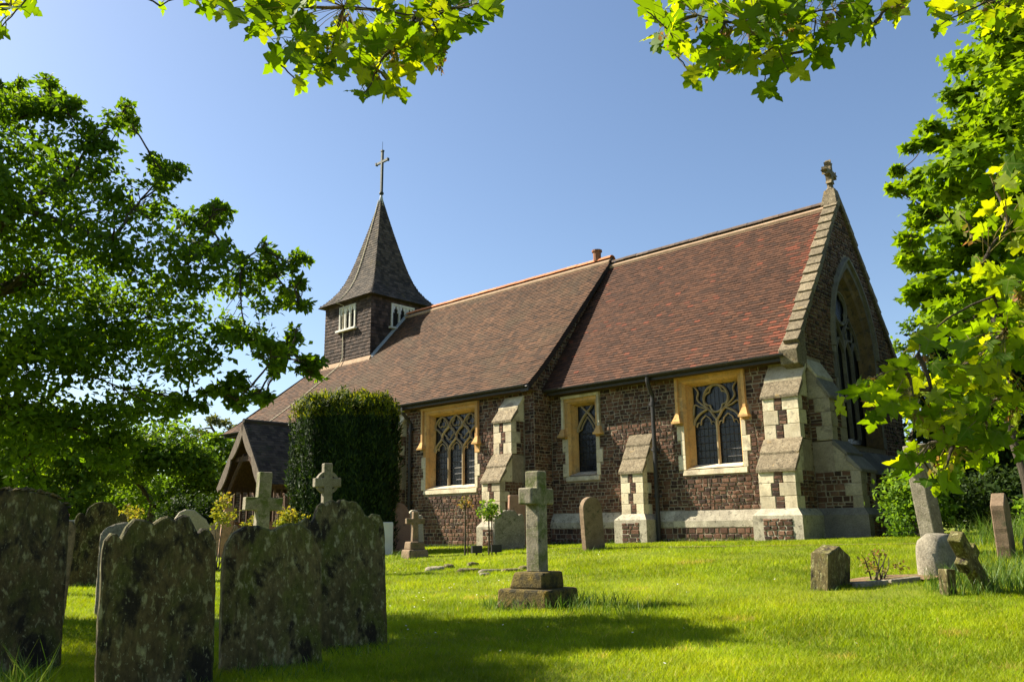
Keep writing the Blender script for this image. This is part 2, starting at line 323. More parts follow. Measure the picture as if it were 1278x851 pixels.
SF = [(3, 2, 1, 0), (4, 5, 6, 7), (0, 1, 5, 4), (1, 2, 6, 5), (2, 3, 7, 6), (3, 0, 4, 7)][1:]
ALLST = []     # (stone, wall part) collected; the largest ones become objects of their own
def wall_sheet(name, F, outer, holes, parent, mat='mortar'):
    loops = [[Vector((u, z, 0)) for u, z in outer]] + [[Vector((u, z, 0)) for u, z in h] for h in holes]
    tris = tessellate_polygon(loops); flat = [p for l in loops for p in l]
    mb = cmb(); mb.add([F(p.x, p.y, 0) for p in flat], [tuple(t) for t in tris], .5)
    return mb.build(name, mat, parent, fix=False)
ZG = -.75
FC, FN, FE = Frame('S', 17.0), Frame('S', 16.3), Frame('E', -7.26)
XE, XCN, XW = -7.26, -14.4, -30.2
rng = random.Random(5)
EAVE_C, EAVE_N = (16.65, 3.57), (15.95, 3.62); RIDGE_C, RIDGE_N = (20.0, 7.92), (20.0, 8.10)

# ---- windows ------------------------------------------------------------------
def bar(mb, F, pts, wid, dep, d0, n=5, smooth=True):
    P = smoothline([(p[0], p[1], 0) for p in pts], n) if smooth and len(pts) > 2 else [Vector((p[0], p[1], 0)) for p in pts]
    vs = []
    for i, p in enumerate(P):
        t = (P[min(i+1, len(P)-1)]-P[max(i-1, 0)]).normalized(); nn = Vector((-t.y, t.x, 0))
        for o, dd in ((-wid/2, 0), (-wid*.22, dep), (wid*.22, dep), (wid/2, 0), (0, -dep*.6)):
            q = p+nn*o; vs.append(F(q.x, q.y, d0+dd))
    m = 5; fs = [(i*m+k, i*m+(k+1) % m, (i+1)*m+(k+1) % m, (i+1)*m+k) for i in range(len(P)-1) for k in range(m)]
    fs += [(0, 1, 2, 3, 4), tuple(range((len(P)-1)*m+4, (len(P)-1)*m-1, -1))]
    mb.add(vs, fs)
def arc(cx, cz, r, a0, a1, n=12): return [(cx+r*math.cos(R(a0+(a1-a0)*i/n)), cz+r*math.sin(R(a0+(a1-a0)*i/n))) for i in range(n+1)]
def foil(mb, F, cx, cz, r, lobes, d0, wid=.035, rot=45):
    rl = r*.50
    for k in range(lobes):
        a = rot+360/lobes*k; x, z = cx+r*.5*math.cos(R(a)), cz+r*.5*math.sin(R(a))
        half = 360/lobes
        bar(mb, F, arc(x, z, rl, a-half, a+half, 10), wid, .03, d0, smooth=False)
def square_window(F, u0, u1, z0, z1, style, name='window'):
    """u0..z1: outer edge of the dressed surround. Returns (part, hole rectangles for the rubble, wall opening)"""
    jl = .11; o0, o1, oz0, oz1 = u0+jl, u1-jl, z0+.14, z1-.10     # opening in the wall face
    ch, dp = .13, .27                                               # chamfer and depth
    i0, i1, iz0, iz1 = o0+ch, o1-ch, oz0+.10, oz1-.10
    holes = [rect(o0-.01, o1+.01, oz0, oz1)]; mb = cmb()
    ring = lambda a, b, c, e, d: [F(a, c, d), F(b, c, d), F(b, e, d), F(a, e, d)]
    # moulded reveal in two steps
    A, B_, C_, D_ = ring(o0, o1, oz0, oz1, .02), ring(o0+.05, o1-.05, oz0+.03, oz1-.05, -.05), ring(o0+.06, o1-.06, oz0+.03, oz1-.06, -.12), ring(i0, i1, iz0, iz1, -dp)
    V = A+B_+C_+D_; fs = []
    for s_ in range(3):
        for k in range(4): fs.append((s_*4+k, s_*4+(k+1) % 4, (s_+1)*4+(k+1) % 4, (s_+1)*4+k))
    mb.add(V, fs, .6)
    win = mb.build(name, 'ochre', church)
    # sill
    mb = cmb(); mb.hexa([F(u0+.03, z0, .05), F(u1-.03, z0, .05), F(u1-.03, z0, -.06), F(u0+.03, z0, -.06), F(u0+.03, oz0-.03, .035), F(u1-.03, oz0-.03, .035), F(u1-.03, oz0, -.06), F(u0+.03, oz0, -.06)], .5)
    mb.add([F(o0+.04, oz0+.004, .02), F(o1-.04, oz0+.004, .02), F(i1, iz0+.004, -dp+.01), F(i0, iz0+.004, -dp+.01)], [(0, 1, 2, 3)], .8)
    mb.build('sill', 'ashlar', win); holes.append(rect(u0+.02, u1-.02, z0, oz0))
    # jamb stones, alternating long and short
    z = oz0-.02; k = 0
    zs = np.linspace(oz0-.02, oz1, max(5, int((oz1-oz0)/.30))+1)
    for k in range(len(zs)-1):
        for side in (0, 1):
            ex = .09 if (k+side) % 2 == 0 and zs[k] < z1-1.1 else 0.
            a, b = (u0-ex, o0) if side == 0 else (o1, u1+ex)
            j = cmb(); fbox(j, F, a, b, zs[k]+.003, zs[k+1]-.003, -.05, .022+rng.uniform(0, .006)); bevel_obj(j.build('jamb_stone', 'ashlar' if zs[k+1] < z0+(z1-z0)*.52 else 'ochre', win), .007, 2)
            holes.append(rect(a-.004, b+.004, zs[k], zs[k+1]))
    # lintel in two or three stones
    nl = 3 if u1-u0 > 2 else 2; us = np.linspace(u0, u1, nl+1)
    for k in range(nl):
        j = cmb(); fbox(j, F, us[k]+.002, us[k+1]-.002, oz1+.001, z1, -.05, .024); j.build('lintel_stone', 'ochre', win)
    holes.append(rect(u0, u1, oz1, z1))
    # label mould with flared stops
    hz = z0+(z1-z0)*.55; mb = cmb()
    fbox(mb, F, u0-.06, u1+.06, z1-.01, z1+.06, -.02, .10); fbox(mb, F, u0-.061, u0+.01, hz+.16, z1-.01, -.02, .085); fbox(mb, F, u1-.01, u1+.061, hz+.16, z1-.01, -.02, .085)
    holes.append(rect(u0-.06, u1+.06, hz-.02, z1+.06))
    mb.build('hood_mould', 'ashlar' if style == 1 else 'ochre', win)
    for sgn, uu in ((-1, u0), (1, u1)):
        s_ = cmb(); a, b = uu-.07, uu+.02
        if sgn > 0: a, b = uu-.02, uu+.07
        s_.hexa([F(a-.06, hz, .16), F(b+.06, hz, .16), F(b+.06, hz, -.02), F(a-.06, hz, -.02), F(a, hz+.17, .09), F(b, hz+.17, .09), F(b, hz+.17, -.02), F(a, hz+.17, -.02)], .7)
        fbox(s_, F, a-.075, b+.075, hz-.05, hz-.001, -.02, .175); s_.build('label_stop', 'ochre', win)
        holes.append(rect(a-.08, b+.08, hz-.06, hz+.17))
    # glass
    gl = cmb(); gl.add([F(i0-.01, iz0-.01, -dp-.03), F(i1+.01, iz0-.01, -dp-.03), F(i1+.01, iz1+.01, -dp-.03), F(i0-.01, iz1+.01, -dp-.03)], [(0, 1, 2, 3)], .5)
    g_ = gl.build('glass', 'glass', win)
    sb = cmb(); zb = iz0+.16
    while zb < iz0+(iz1-iz0)*.62: sb.tube([F(i0, zb, -dp-.012), F(i1, zb, -dp-.012)], .007, 5); zb += .17
    nv = int((i1-i0)/.11)
    for k in range(1, nv): sb.tube([F(i0+(i1-i0)*k/nv, iz0, -dp-.02), F(i0+(i1-i0)*k/nv, iz1, -dp-.02)], .0035, 4)
    sb.build('saddle_bars', 'iron', win)
    # tracery
    t = cmb(); mu = cmb(); W_ = i1-i0; H_ = iz1-iz0; c = (i0+i1)/2; d0 = -dp+.01; th = .06
    if style == 2:
        bar(mu, F, [(c, iz0), (c, iz0+H_*.56)], .075, .06, d0); mu.build('mullion', 'tracery', win)
        r = W_*.265; qc = iz1-r-.01
        bar(t, F, arc(c, qc, r, 0, 360, 26), th, .05, d0, smooth=False); foil(t, F, c, qc, r*.98, 4, d0, .04, 0)
        for s_ in (-1, 1):
            e = c+s_*W_/2; zz = iz0+H_*.50; ax = c+s_*W_*.24
            ap = (c+s_*r*.72, qc-r*.72)
            bar(t, F, [(c, iz0+H_*.55), (c+s_*W_*.06, iz0+H_*.60), (c+s_*W_*.13, qc-r*.9), ap], th, .05, d0)
            bar(t, F, [(e, zz), (e-s_*W_*.03, zz+H_*.07), (e-s_*W_*.13, zz+H_*.14), ap], th, .05, d0)
            bar(t, F, [(e, zz+H_*.13), (e-s_*W_*.03, qc-r*.35), (e-s_*W_*.16, qc-r*.55), ap], th*.7, .04, d0)
            bar(t, F, [ap, (e-s_*W_*.10, qc), (e-s_*W_*.12, qc+r*.6), (e-s_*W_*.04, iz1)], th*.7, .04, d0)
            # cusped light head
            for q in (-1, 1):
                m_ = ax+q*W_*.21
                bar(t, F, [(m_, zz-.04), (m_-q*W_*.03, zz+.05), (m_-q*W_*.10, zz+.05), (m_-q*W_*.085, zz+.00)], .03, .03, d0)
                bar(t, F, [(m_-q*W_*.10, zz+.04), (ax+q*W_*.09, zz+.13), (ax, zz+.22)], .03, .03, d0)
    elif style == 3:
        lw = W_/3; b1 = iz0+H_*.50; ap_ = b1+H_*.19; b2 = ap_+H_*.17; tp = iz1
        for k in (1, 2):
            mu = cmb(); bar(mu, F, [(i0+lw*k, iz0), (i0+lw*k, b1)], .085, .06, d0); mu.build('mullion', 'tracery', win)
        def ogee(p, q): return [p, (p[0]+(q[0]-p[0])*.10, p[1]+(q[1]-p[1])*.30), (p[0]+(q[0]-p[0])*.5, p[1]+(q[1]-p[1])*.60), (p[0]+(q[0]-p[0])*.88, p[1]+(q[1]-p[1])*.82), q]
        for k in range(3):
            ce = i0+lw*(k+.5)
            for s_ in (-1, 1):
                e = ce+s_*lw/2
                bar(t, F, ogee((e, b1-.02), (ce, ap_)), th*1.1, .05, d0)
                bar(t, F, ogee((ce, ap_), (e, b2)), th, .05, d0)
                bar(t, F, [(e, b2), (e-s_*lw*.2, b2+(tp-b2)*.6), (ce, tp)], th, .05, d0)
                bar(t, F, [(e-s_*.02, b1-.05), (e-s_*lw*.12, b1+.06), (e-s_*lw*.27, b1+.07), (e-s_*lw*.24, b1+.01)], .032, .03, d0)
                bar(t, F, [(ce+s_*lw*.24, b1+.06), (ce+s_*lw*.20, b1+.14), (ce, b1+.22)], .03, .03, d0)
        for k in (1, 2):
            foil(t, F, i0+lw*k, (ap_+b2)/2-.02, lw*.36, 4, d0, .035, 0)
        for k in range(3): foil(t, F, i0+lw*(k+.5), b2+.10, lw*.28, 3, d0, .03, 90)
    else:
        b1 = iz0+H_*.60; tp = iz0+H_*.90
        for s_ in (-1, 1):
            e = c+s_*W_/2
            bar(t, F, [(e, b1), (e-s_*W_*.06, b1+.14), (e-s_*W_*.28, tp-.15), (c, tp)], th*1.25, .05, d0)
            bar(t, F, [(c, tp), (c+s_*W_*.18, tp+.10), (e-s_*W_*.22, iz1)], th*.8, .05, d0)
            bar(t, F, [(e, b1+.02), (e-s_*W_*.2, b1+.08), (e-s_*W_*.24, b1+.16), (c, tp-.12)], .035, .03, d0)
    t.build('tracery', 'tracery', win)
    return holes, [(o0, oz0), (o1, oz0), (o1, oz1), (o0, oz1)]

# ---- buttresses ---------------------------------------------------------------
BUT_STONES = []
def buttress(F, uc, wd, stages, base, top_mat='mossy', qmat='ashlar', bmat='plinth'):
    """stages from the bottom: (z0, z1, depth, weathering top z, number of weathering stones); base: (z0, z1, extra)"""
    prof = []; core = cmb(); u0, u1 = uc-wd/2, uc+wd/2; i_ = .012
    ex = base[2]; dB = stages[0][2]
    def P(u, d, z): return F(u, z, d)
    core.hexa([P(u0-ex, dB+ex, base[0]), P(u1+ex, dB+ex, base[0]), P(u1+ex, -.05, base[0]), P(u0-ex, -.05, base[0]), P(u0-ex, dB+ex, base[1]-.14), P(u1+ex, dB+ex, base[1]-.14), P(u1+ex, -.05, base[1]-.14), P(u0-ex, -.05, base[1]-.14)], .5)
    core.hexa([P(u0-ex, dB+ex, base[1]-.139), P(u1+ex, dB+ex, base[1]-.139), P(u1+ex, -.05, base[1]-.139), P(u0-ex, -.05, base[1]-.139), P(u0, dB, base[1]), P(u1, dB, base[1]), P(u1, -.05, base[1]), P(u0, -.05, base[1])], .6)
    bt = core.build('buttress', bmat, church)
    hs = [rect(u0-ex, u1+ex, base[0], base[1])]
    fld = stone_field(Frame2(F, dB+ex), base[0]+.16, base[1]-.2, lambda z: (u0-ex+.22, u1+ex-.2), [], rng, proud=.016)
    BUT_STONES.append((fld, bt))
    for si, (z0, z1, dp, zt, ns) in enumerate(stages):
        nd = stages[si+1][2] if si+1 < len(stages) else 0.
        hs.append(rect(u0-.02, u1+.02, z0, zt))
        c2 = cmb(); fbox(c2, F, u0+i_, u1-i_, z0+.001, z1-.001, -.05, dp-i_, .5); 
        c2.hexa([P(u0+i_, dp-i_, z1), P(u1-i_, dp-i_, z1), P(u1-i_, -.05, z1), P(u0+i_, -.05, z1), P(u0+i_, nd+.001, zt-.02), P(u1-i_, nd+.001, zt-.02), P(u1-i_, -.05, zt-.02), P(u0+i_, -.05, zt-.02)], .5)
        c2.build('core', 'mortar', bt)
        nc = max(2, round((z1-z0)/.27)); zz = np.linspace(z0, z1, nc+1)
        gapsS = []
        for k in range(nc):
            full = (k == 0 and nc < 4) and False
            lw, rw = (wd*.33, wd*.45) if (k+si) % 2 else (wd*.42, wd*.33)
            ld, rd = (.34, .20) if (k+si) % 2 else (.20, .36)
            for (a, b, sd_) in ((u0, u0+lw, ld), (u1-rw, u1, rd)):
                q = cmb(); fbox(q, F, a, b, zz[k]+.003, zz[k+1]-.003, max(dp-min(sd_, dp*.9), -.04), dp+rng.uniform(-.002, .004)); bevel_obj(q.build('quoin_stone', qmat, bt), .009, 2)
            gapsS.append((zz[k], zz[k+1], dp-min(rd, dp*.9), dp-min(ld, dp*.9)))
            fld = stone_field(Frame2(F, dp-.012), zz[k], zz[k+1], lambda z: (u0+lw, u1-rw), [], rng, proud=.016, wd=(.10, .2))
            BUT_STONES.append((fld, bt))
        for (za, zb, rd_, ld_) in gapsS:     # rubble on both side faces
            FR = SideFrame(F, u1, 1); BUT_STONES.append((stone_field(FR, za, zb, lambda z: (-rd_, 0.0), [], rng, d0=-.012, proud=.014), bt))
            FL = SideFrame(F, u0, -1); BUT_STONES.append((stone_field(FL, za, zb, lambda z: (0.0, ld_), [], rng, d0=-.012, proud=.014), bt))
        # side quoins along the slope
        if zt-z1 > .3:
            for s_, uu in ((1, u1), (-1, u0)):
                q = cmb(); a, b = (uu-.10, uu+.004) if s_ > 0 else (uu-.004, uu+.10)
                q.hexa([P(a, dp-.02, z1), P(b, dp-.02, z1), P(b, max(nd-.02, 0), z1), P(a, max(nd-.02, 0), z1), P(a, nd, zt-.03), P(b, nd, zt-.03), P(b, max(nd-.021, 0)-.001, zt-.03), P(a, max(nd-.021, 0)-.001, zt-.03)], .5)
                bevel_obj(q.build('quoin_stone', qmat, bt), .009, 2)
        # weathering slabs
        ov = .035; run = dp-nd
        for k in range(ns):
            t0, t1 = k/ns, (k+1)/ns
            d_a, z_a = dp+ov-(run+ov)*t0, z1-.05+(zt-z1+.05)*t0
            d_b, z_b = dp+ov-(run+ov)*t1, z1-.05+(zt-z1+.05)*t1
            th = .075; g_ = .004
            q = cmb(); lift = .012*(ns-1-k)
            q.hexa([P(u0-ov, d_a, z_a+g_), P(u1+ov, d_a, z_a+g_), P(u1+ov, d_b-.03, z_b-.09), P(u0-ov, d_b-.03, z_b-.09), P(u0-ov, d_a+.005, z_a+th), P(u1+ov, d_a+.005, z_a+th), P(u1+ov, d_b, z_b+th*.2+lift), P(u0-ov, d_b, z_b+th*.2+lift)], rng.random())
            bevel_obj(q.build('weathering_stone', top_mat if (k < ns-1 or si == 0 or ns == 1) else 'ashlar', bt, fix=True), .012, 2)
    return hs
class Frame2:
    def __init__(s, F, d): s.F, s.d = F, d
    def __call__(s, u, z, d=0.): return s.F(u, z, s.d+d)
class SideFrame:
    "side face of a buttress: right side (sgn 1) or left side"
    def __init__(s, F, u, sgn): s.F, s.u, s.sgn = F, u, sgn
    def __call__(s, t, z, d=0.):
        dd = -t if s.sgn > 0 else t
        return s.F(s.u+s.sgn*d, z, dd)

# chancel, south wall
hC = []; oC = []
h_, o_ = square_window(FC, -10.38, -8.69, 1.10, 3.40, 2); hC += h_; oC.append(o_)
h_, o_ = square_window(FC, -13.92, -12.78, 1.12, 3.30, 1); hC += h_; oC.append(o_)
hN = []; oN = []
h_, o_ = square_window(FN, -18.84, -16.53, .93, 3.42, 3); hN += h_; oN.append(o_)
hC += buttress(FC, -11.50, .64, [(.22, 1.22, .50, 2.16, 3)], (ZG, .24, .14))
hC += buttress(FC, -7.63, .80, [(.26, 1.05, .92, 1.72, 2), (1.72, 2.62, .48, 3.34, 2)], (ZG, .28, .13))
hN += buttress(FN, -15.10, .66, [(.10, 1.12, .95, 1.85, 2), (1.85, 2.72, .50, 3.42, 2)], (ZG, .12, .10))
hN += buttress(FN, -19.98, .62, [(.10, 1.12, .80, 1.85, 2), (1.85, 2.72, .42, 3.42, 2)], (ZG, .12, .10))
hE = buttress(FE, 17.50, .82, [(.26, 1.02, .95, 1.67, 2), (1.67, 2.57, .46, 3.46, 2)], (ZG, .28, .12), 'greyash_shaded', 'ashlar_shaded', 'greyash_shaded')
cwall = wall_sheet('chancel_wall', FC, [(XCN, ZG), (XE, ZG), (XE, 3.62), (XCN, 3.62)], oC, church)
nwall = wall_sheet('nave_wall', FN, [(XW, ZG), (XCN, ZG), (XCN, 3.75), (XW, 3.75)], oN, church)
for st in stone_field(FC, .30, 3.55, lambda z: (XCN+.02, XE), hC, rng): ALLST.append((st, cwall))
for st in stone_field(FN, ZG, 3.70, lambda z: (XW, XCN), hN, rng, h=(.075, .115), wd=(.10, .24)): ALLST.append((st, nwall))
# chancel plinth: rubble below a splayed dressed course
pl = cmb(); fbox(pl, FC, XCN+.01, XE+.01, ZG, -.08, -.02, .12, .5); plo = pl.build('plinth', 'mortar', church)
for st in stone_field(Frame2(FC, .12), ZG, -.09, lambda z: (XCN+.02, XE), [rect(-11.96, -11.03, -2, 1), rect(-8.17, -7.1, -2, 1)], rng, h=(.08, .12), wd=(.10, .22)): ALLST.append((st, plo))
xs = [XCN+.01]
while xs[-1] < XE-.5: xs.append(min(xs[-1]+rng.uniform(.55, .95), XE))
xs[-1] = XE
for a, b in zip(xs, xs[1:]):
    q = cmb(); F = FC; q.hexa([F(a+.002, -.08, .14), F(b-.002, -.08, .14), F(b-.002, -.08, -.02), F(a+.002, -.08, -.02), F(a+.002, .06, .145), F(b-.002, .06, .145), F(b-.002, .06, -.02), F(a+.002, .06, -.02)])
    q.hexa([F(a+.002, .06, .145), F(b-.002, .06, .145), F(b-.002, .06, -.02), F(a+.002, .06, -.02), F(a+.002, .29, .022), F(b-.002, .29, .022), F(b-.002, .29, -.02), F(a+.002, .29, -.02)])
    q.build('plinth_stone', 'plinth', plo)
# nave east return (between nave and chancel south walls) and gable above the chancel roof
FNE = Frame('E', XCN)
def nave_z(y): 
    yy = min(y, 40-y); t = max(0, min(1, (17.2-yy)/1.25))
    return RIDGE_N[1]-(20-yy)*1.125 + .13*t*t
ys = np.linspace(15.95, 24.05, 41)
NE_top = [(y, nave_z(y)-.02) for y in ys[::-1]]
nge = wall_sheet('nave_gable', FNE, [(16.3, ZG), (23.7, ZG)] + NE_top + [(16.3, 3.60)], [], church)
for st in stone_field(FNE, ZG, 8.0, lambda z: ((16.3 if z < 3.7 else 20-(RIDGE_N[1]-z)/1.125+.02), (17.0 if z < 3.2 else 20.0)), [], rng): ALLST.append((st, nge))
# east wall with gable and big pointed window
EW_C, EW_H, EW_S, EW_B = 20.1, 1.22, 4.05, 1.75
def arch_pts(c, hw, zs, k=1.0, n=14):
    Rr = 2*hw*1.02*k; pts = []
    # right arc from (c+hw, zs) to apex, centre at (c+hw-Rr, zs)
    cx_ = c+hw-Rr; amax = math.acos((c-cx_)/Rr)
    rgt = [(cx_+Rr*math.cos(amax*i/n), zs+Rr*math.sin(amax*i/n)) for i in range(n+1)]
    lft = [(2*c-u, z) for u, z in reversed(rgt[:-1])]
    return rgt+lft
opE = [(EW_C-EW_H, EW_B), (EW_C+EW_H, EW_B)] + arch_pts(EW_C, EW_H, EW_S)
def chan_z(y): return RIDGE_C[1]-abs(y-20)*1.30
ewall = wall_sheet('east_wall', FE, [(17.0, ZG), (23.0, ZG), (23.0, chan_z(23.0)), (20, chan_z(20)+.05), (17.0, chan_z(17.0))], [opE], church)
def arch_hole(hw):
    def f(z0, z1):
        if z1 < EW_B-.1: return None
        zm = max(z0, EW_S); Rr = 2*hw*1.02
        if zm-EW_S >= math.sqrt(Rr*Rr-(Rr-hw)**2): return None
        h2 = math.sqrt(Rr*Rr-(zm-EW_S)**2)-(Rr-hw)
        return (EW_C-h2, EW_C+h2)
    return f
for st in stone_field(FE, .3, 7.8, lambda z: (max(17.0, 20-(RIDGE_C[1]-z)/1.30), min(23.0, 20+(RIDGE_C[1]-z)/1.30)), hE+[arch_hole(EW_H+.17)], rng): ALLST.append((st, ewall))
# thicker foot of the east wall with a sloping offset
ft = cmb(); fbox(ft, FE, 17.95, 23.0, ZG, 1.05, -.02, .40, .5)
foot = ft.build('wall_footing', 'mortar', church)
for st in stone_field(Frame2(FE, .40), .30, 1.04, lambda z: (17.95, 23.0), [], rng): ALLST.append((st, foot))
y = 17.95
while y < 22.9:
    y2 = min(y+rng.uniform(.4, .7), 23.0); q = cmb()
    q.hexa([FE(y+.002, 1.05, .44), FE(y2-.002, 1.05, .44), FE(y2-.002, 1.05, -.02), FE(y+.002, 1.05, -.02), FE(y+.002, 1.60, .03), FE(y2-.002, 1.60, .03), FE(y2-.002, 1.60, -.02), FE(y+.002, 1.60, -.02)])
    q.build('offset_stone', 'greyash_shaded', foot); y = y2
y = 17.95
while y < 22.9:
    y2 = min(y+rng.uniform(.5, .9), 23.0); q = cmb()
    q.hexa([FE(y+.002, ZG, .53), FE(y2-.002, ZG, .53), FE(y2-.002, ZG, .30), FE(y+.002, ZG, .30), FE(y+.002, .12, .53), FE(y2-.002, .12, .53), FE(y2-.002, .28, .415), FE(y+.002, .28, .415)])
    q.build('plinth_stone', 'greyash_shaded', foot, fix=True); y = y2
# east window dressings
mb = cmb(); outer = [(EW_C-EW_H, EW_B), (EW_C+EW_H, EW_B)] + arch_pts(EW_C, EW_H, EW_S)
steps = [(1.0, .03), (.955, -.06), (.90, -.10), (.86, -.22), (.80, -.30)]
def sc(pts, k): return [(EW_C+(u-EW_C)*k, EW_B+.0+(z-EW_B)*(1-(1-k)*.55)+(1-k)*.25) for u, z in pts]
rings = [[FE(u, z, d) for u, z in sc(outer, k)] for k, d in steps]; n_ = len(outer)
V = [p for r_ in rings for p in r_]; fs = []
for s_ in range(len(steps)-1):
    for k in range(n_): fs.append((s_*n_+k, s_*n_+(k+1) % n_, (s_+1)*n_+(k+1) % n_, (s_+1)*n_+k))
mb.add(V, fs, .4); ew = mb.build('window', 'ochre_shaded', church)
inn = sc(outer, .80); g_ = cmb(); g_.add([FE(u, z, -.33) for u, z in sc(outer, .81)], [tuple(range(n_))], .5); g_.build('glass', 'glass', ew)
hm = cmb(); ap = arch_pts(EW_C, EW_H+.16, EW_S-.05)
bar(hm, FE, ap, .13, .10, .0, smooth=False); hm.build('hood_mould', 'greyash_shaded', ew)
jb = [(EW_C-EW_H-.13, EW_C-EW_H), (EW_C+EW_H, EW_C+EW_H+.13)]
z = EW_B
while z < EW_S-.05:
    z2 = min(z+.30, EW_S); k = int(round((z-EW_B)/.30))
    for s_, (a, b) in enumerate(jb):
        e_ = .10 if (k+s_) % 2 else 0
        q = cmb(); fbox(q, FE, a-(e_ if s_ == 0 else 0), b+(e_ if s_ else 0), z+.003, z2-.003, -.04, .028); q.build('jamb_stone', 'greyash_shaded', ew)
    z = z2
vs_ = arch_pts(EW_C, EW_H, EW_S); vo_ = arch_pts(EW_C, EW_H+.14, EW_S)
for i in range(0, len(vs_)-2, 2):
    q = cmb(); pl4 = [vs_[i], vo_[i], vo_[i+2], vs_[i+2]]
    q.prism([FE(u, z, 0) for u, z in pl4], (-.03, 0, 0), (.027, 0, 0)); q.build('arch_stone', 'greyash_shaded', ew, fix=True)
t = cmb(); iw = EW_H*.80
for s_ in (-1, 0, 1):
    uu = EW_C+s_*iw/2; mu = cmb(); bar(mu, FE, [(uu, EW_B+.2), (uu, EW_S+.05+(.35 if s_ == 0 else 0))], .10, .07, -.30); mu.build('mullion', 'greyash_shaded', ew)
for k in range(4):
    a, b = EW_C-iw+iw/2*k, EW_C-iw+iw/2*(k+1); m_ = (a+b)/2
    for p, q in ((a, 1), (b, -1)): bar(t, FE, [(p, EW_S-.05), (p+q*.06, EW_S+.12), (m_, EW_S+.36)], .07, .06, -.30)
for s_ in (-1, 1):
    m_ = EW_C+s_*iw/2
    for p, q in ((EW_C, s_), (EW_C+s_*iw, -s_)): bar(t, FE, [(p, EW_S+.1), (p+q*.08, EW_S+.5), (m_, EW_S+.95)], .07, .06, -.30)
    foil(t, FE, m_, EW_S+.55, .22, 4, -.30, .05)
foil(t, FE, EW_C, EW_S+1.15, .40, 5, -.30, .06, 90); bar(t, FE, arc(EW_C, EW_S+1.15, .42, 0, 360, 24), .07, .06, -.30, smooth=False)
t.build('tracery', 'greyash_shaded', ew)
# simple north and west sides
nb = cmb(); nb.box(XCN, XE-.02, 22.9, 23.0, ZG, chan_z(23)-.02); nb.box(XW, XCN-.02, 23.6, 23.7, ZG, 3.85); nb.box(XW, XW+.12, 16.32, 23.6, ZG, 3.75)
nb.build('rear_wall', 'mortar', church)
# ---- emit rubble: the 300 that show largest become single objects
def screen_area(st):
    p = Cw(*st[2]); fw_ = p.y*cp+p.z*sp
    q = [Cw(*v) for v in st[0][4:]]; pr = []
    for v in q:
        r_, u_, w_ = v.x, -v.y*sp+v.z*cp, v.y*cp+v.z*sp; pr.append((FPX*r_/w_, FPX*u_/w_))
    A = 0
    for i in range(4): A += pr[i][0]*pr[(i+1) % 4][1]-pr[(i+1) % 4][0]*pr[i][1]
    return abs(A)/2
ALL2 = ALLST + [(st, b) for fld, b in BUT_STONES for st in fld]
ranked = sorted(range(len(ALL2)), key=lambda i: -screen_area(ALL2[i][0])); single = set(ranked[:290])
rest = {}
for i, (st, par) in enumerate(ALL2):
    if i in single:
        mb = cmb(); mb.add(st[0], SF, rng.random()); mb.build('stone', 'carstone', par)
    else:
        rest.setdefault(par, cmb()).add(st[0], SF, rng.random())
for par, mb in rest.items(): mb.build('rubble_stones', 'carstone', par, kind='stuff')

# ---- roofs
def tile_field(mb, O, U, V, Nn, v0, v1, span, tw, gauge, th, rng, wob=.004, tone=None):
    O, U, V, Nn = Vector(O), Vector(U), Vector(V), Vector(Nn); v = v0; k = 0
    while v < v1-.01:
        a, b = span(v+gauge*.5)
        if b-a > .03:
            u = a-(tw*.5 if k % 2 else 0)-rng.uniform(0, .02); wv = rng.uniform(-wob, wob)
            while u < b:
                ua, ub = max(u+.002, a), min(u+tw-.002, b)
                if ub-ua > .01:
                    h0 = th*1.5+rng.uniform(-wob, wob)*.6; h1 = h0+rng.uniform(-wob, wob)*.8; dv = wv+rng.uniform(-wob, wob)*1.5
                    vt = min(v+gauge*1.25, v1+gauge*.1)
                    A = O+U*ua+V*(v+dv); B = O+U*ub+V*(v+dv); C = O+U*ub+V*vt; D = O+U*ua+V*vt
                    mb.add([A+Nn*h0, B+Nn*h1, C+Nn*.003, D+Nn*.003, A+Nn*(h0-th), B+Nn*(h1-th)], [(0, 1, 2, 3), (4, 5, 1, 0), (4, 0, 3), (5, 2, 1)], rng.random() if tone is None else tone(u, v))
                u += tw
        v += gauge; k += 1
def slope(y0, z0, y1, z1):
    d = Vector((0, y1-y0, z1-z0)); L = d.length; d /= L; return d, Vector((0, -d.z, d.y)) if y1 > y0 else Vector((0, d.z, -d.y)), L
def deck(name, segs, x0f, x1f, parent):
    mb = cmb()
    for (y0, z0), (y1, z1) in segs:
        mb.add([(x0f(y0), y0, z0), (x1f(y0), y0, z0), (x1f(y1), y1, z1), (x0f(y1), y1, z1)], [(0, 1, 2, 3)], .3)
        mb.add([(x0f(y0), y0, z0-.08), (x1f(y0), y0, z0-.08), (x1f(y1), y1, z1-.08), (x0f(y1), y1, z1-.08)], [(3, 2, 1, 0)], .3)
        mb.add([(x1f(y0), y0, z0), (x1f(y0), y0, z0-.08), (x1f(y1), y1, z1-.08), (x1f(y1), y1, z1)], [(0, 1, 2, 3)], .3)
    return mb.build(name, 'timber_dk', parent)
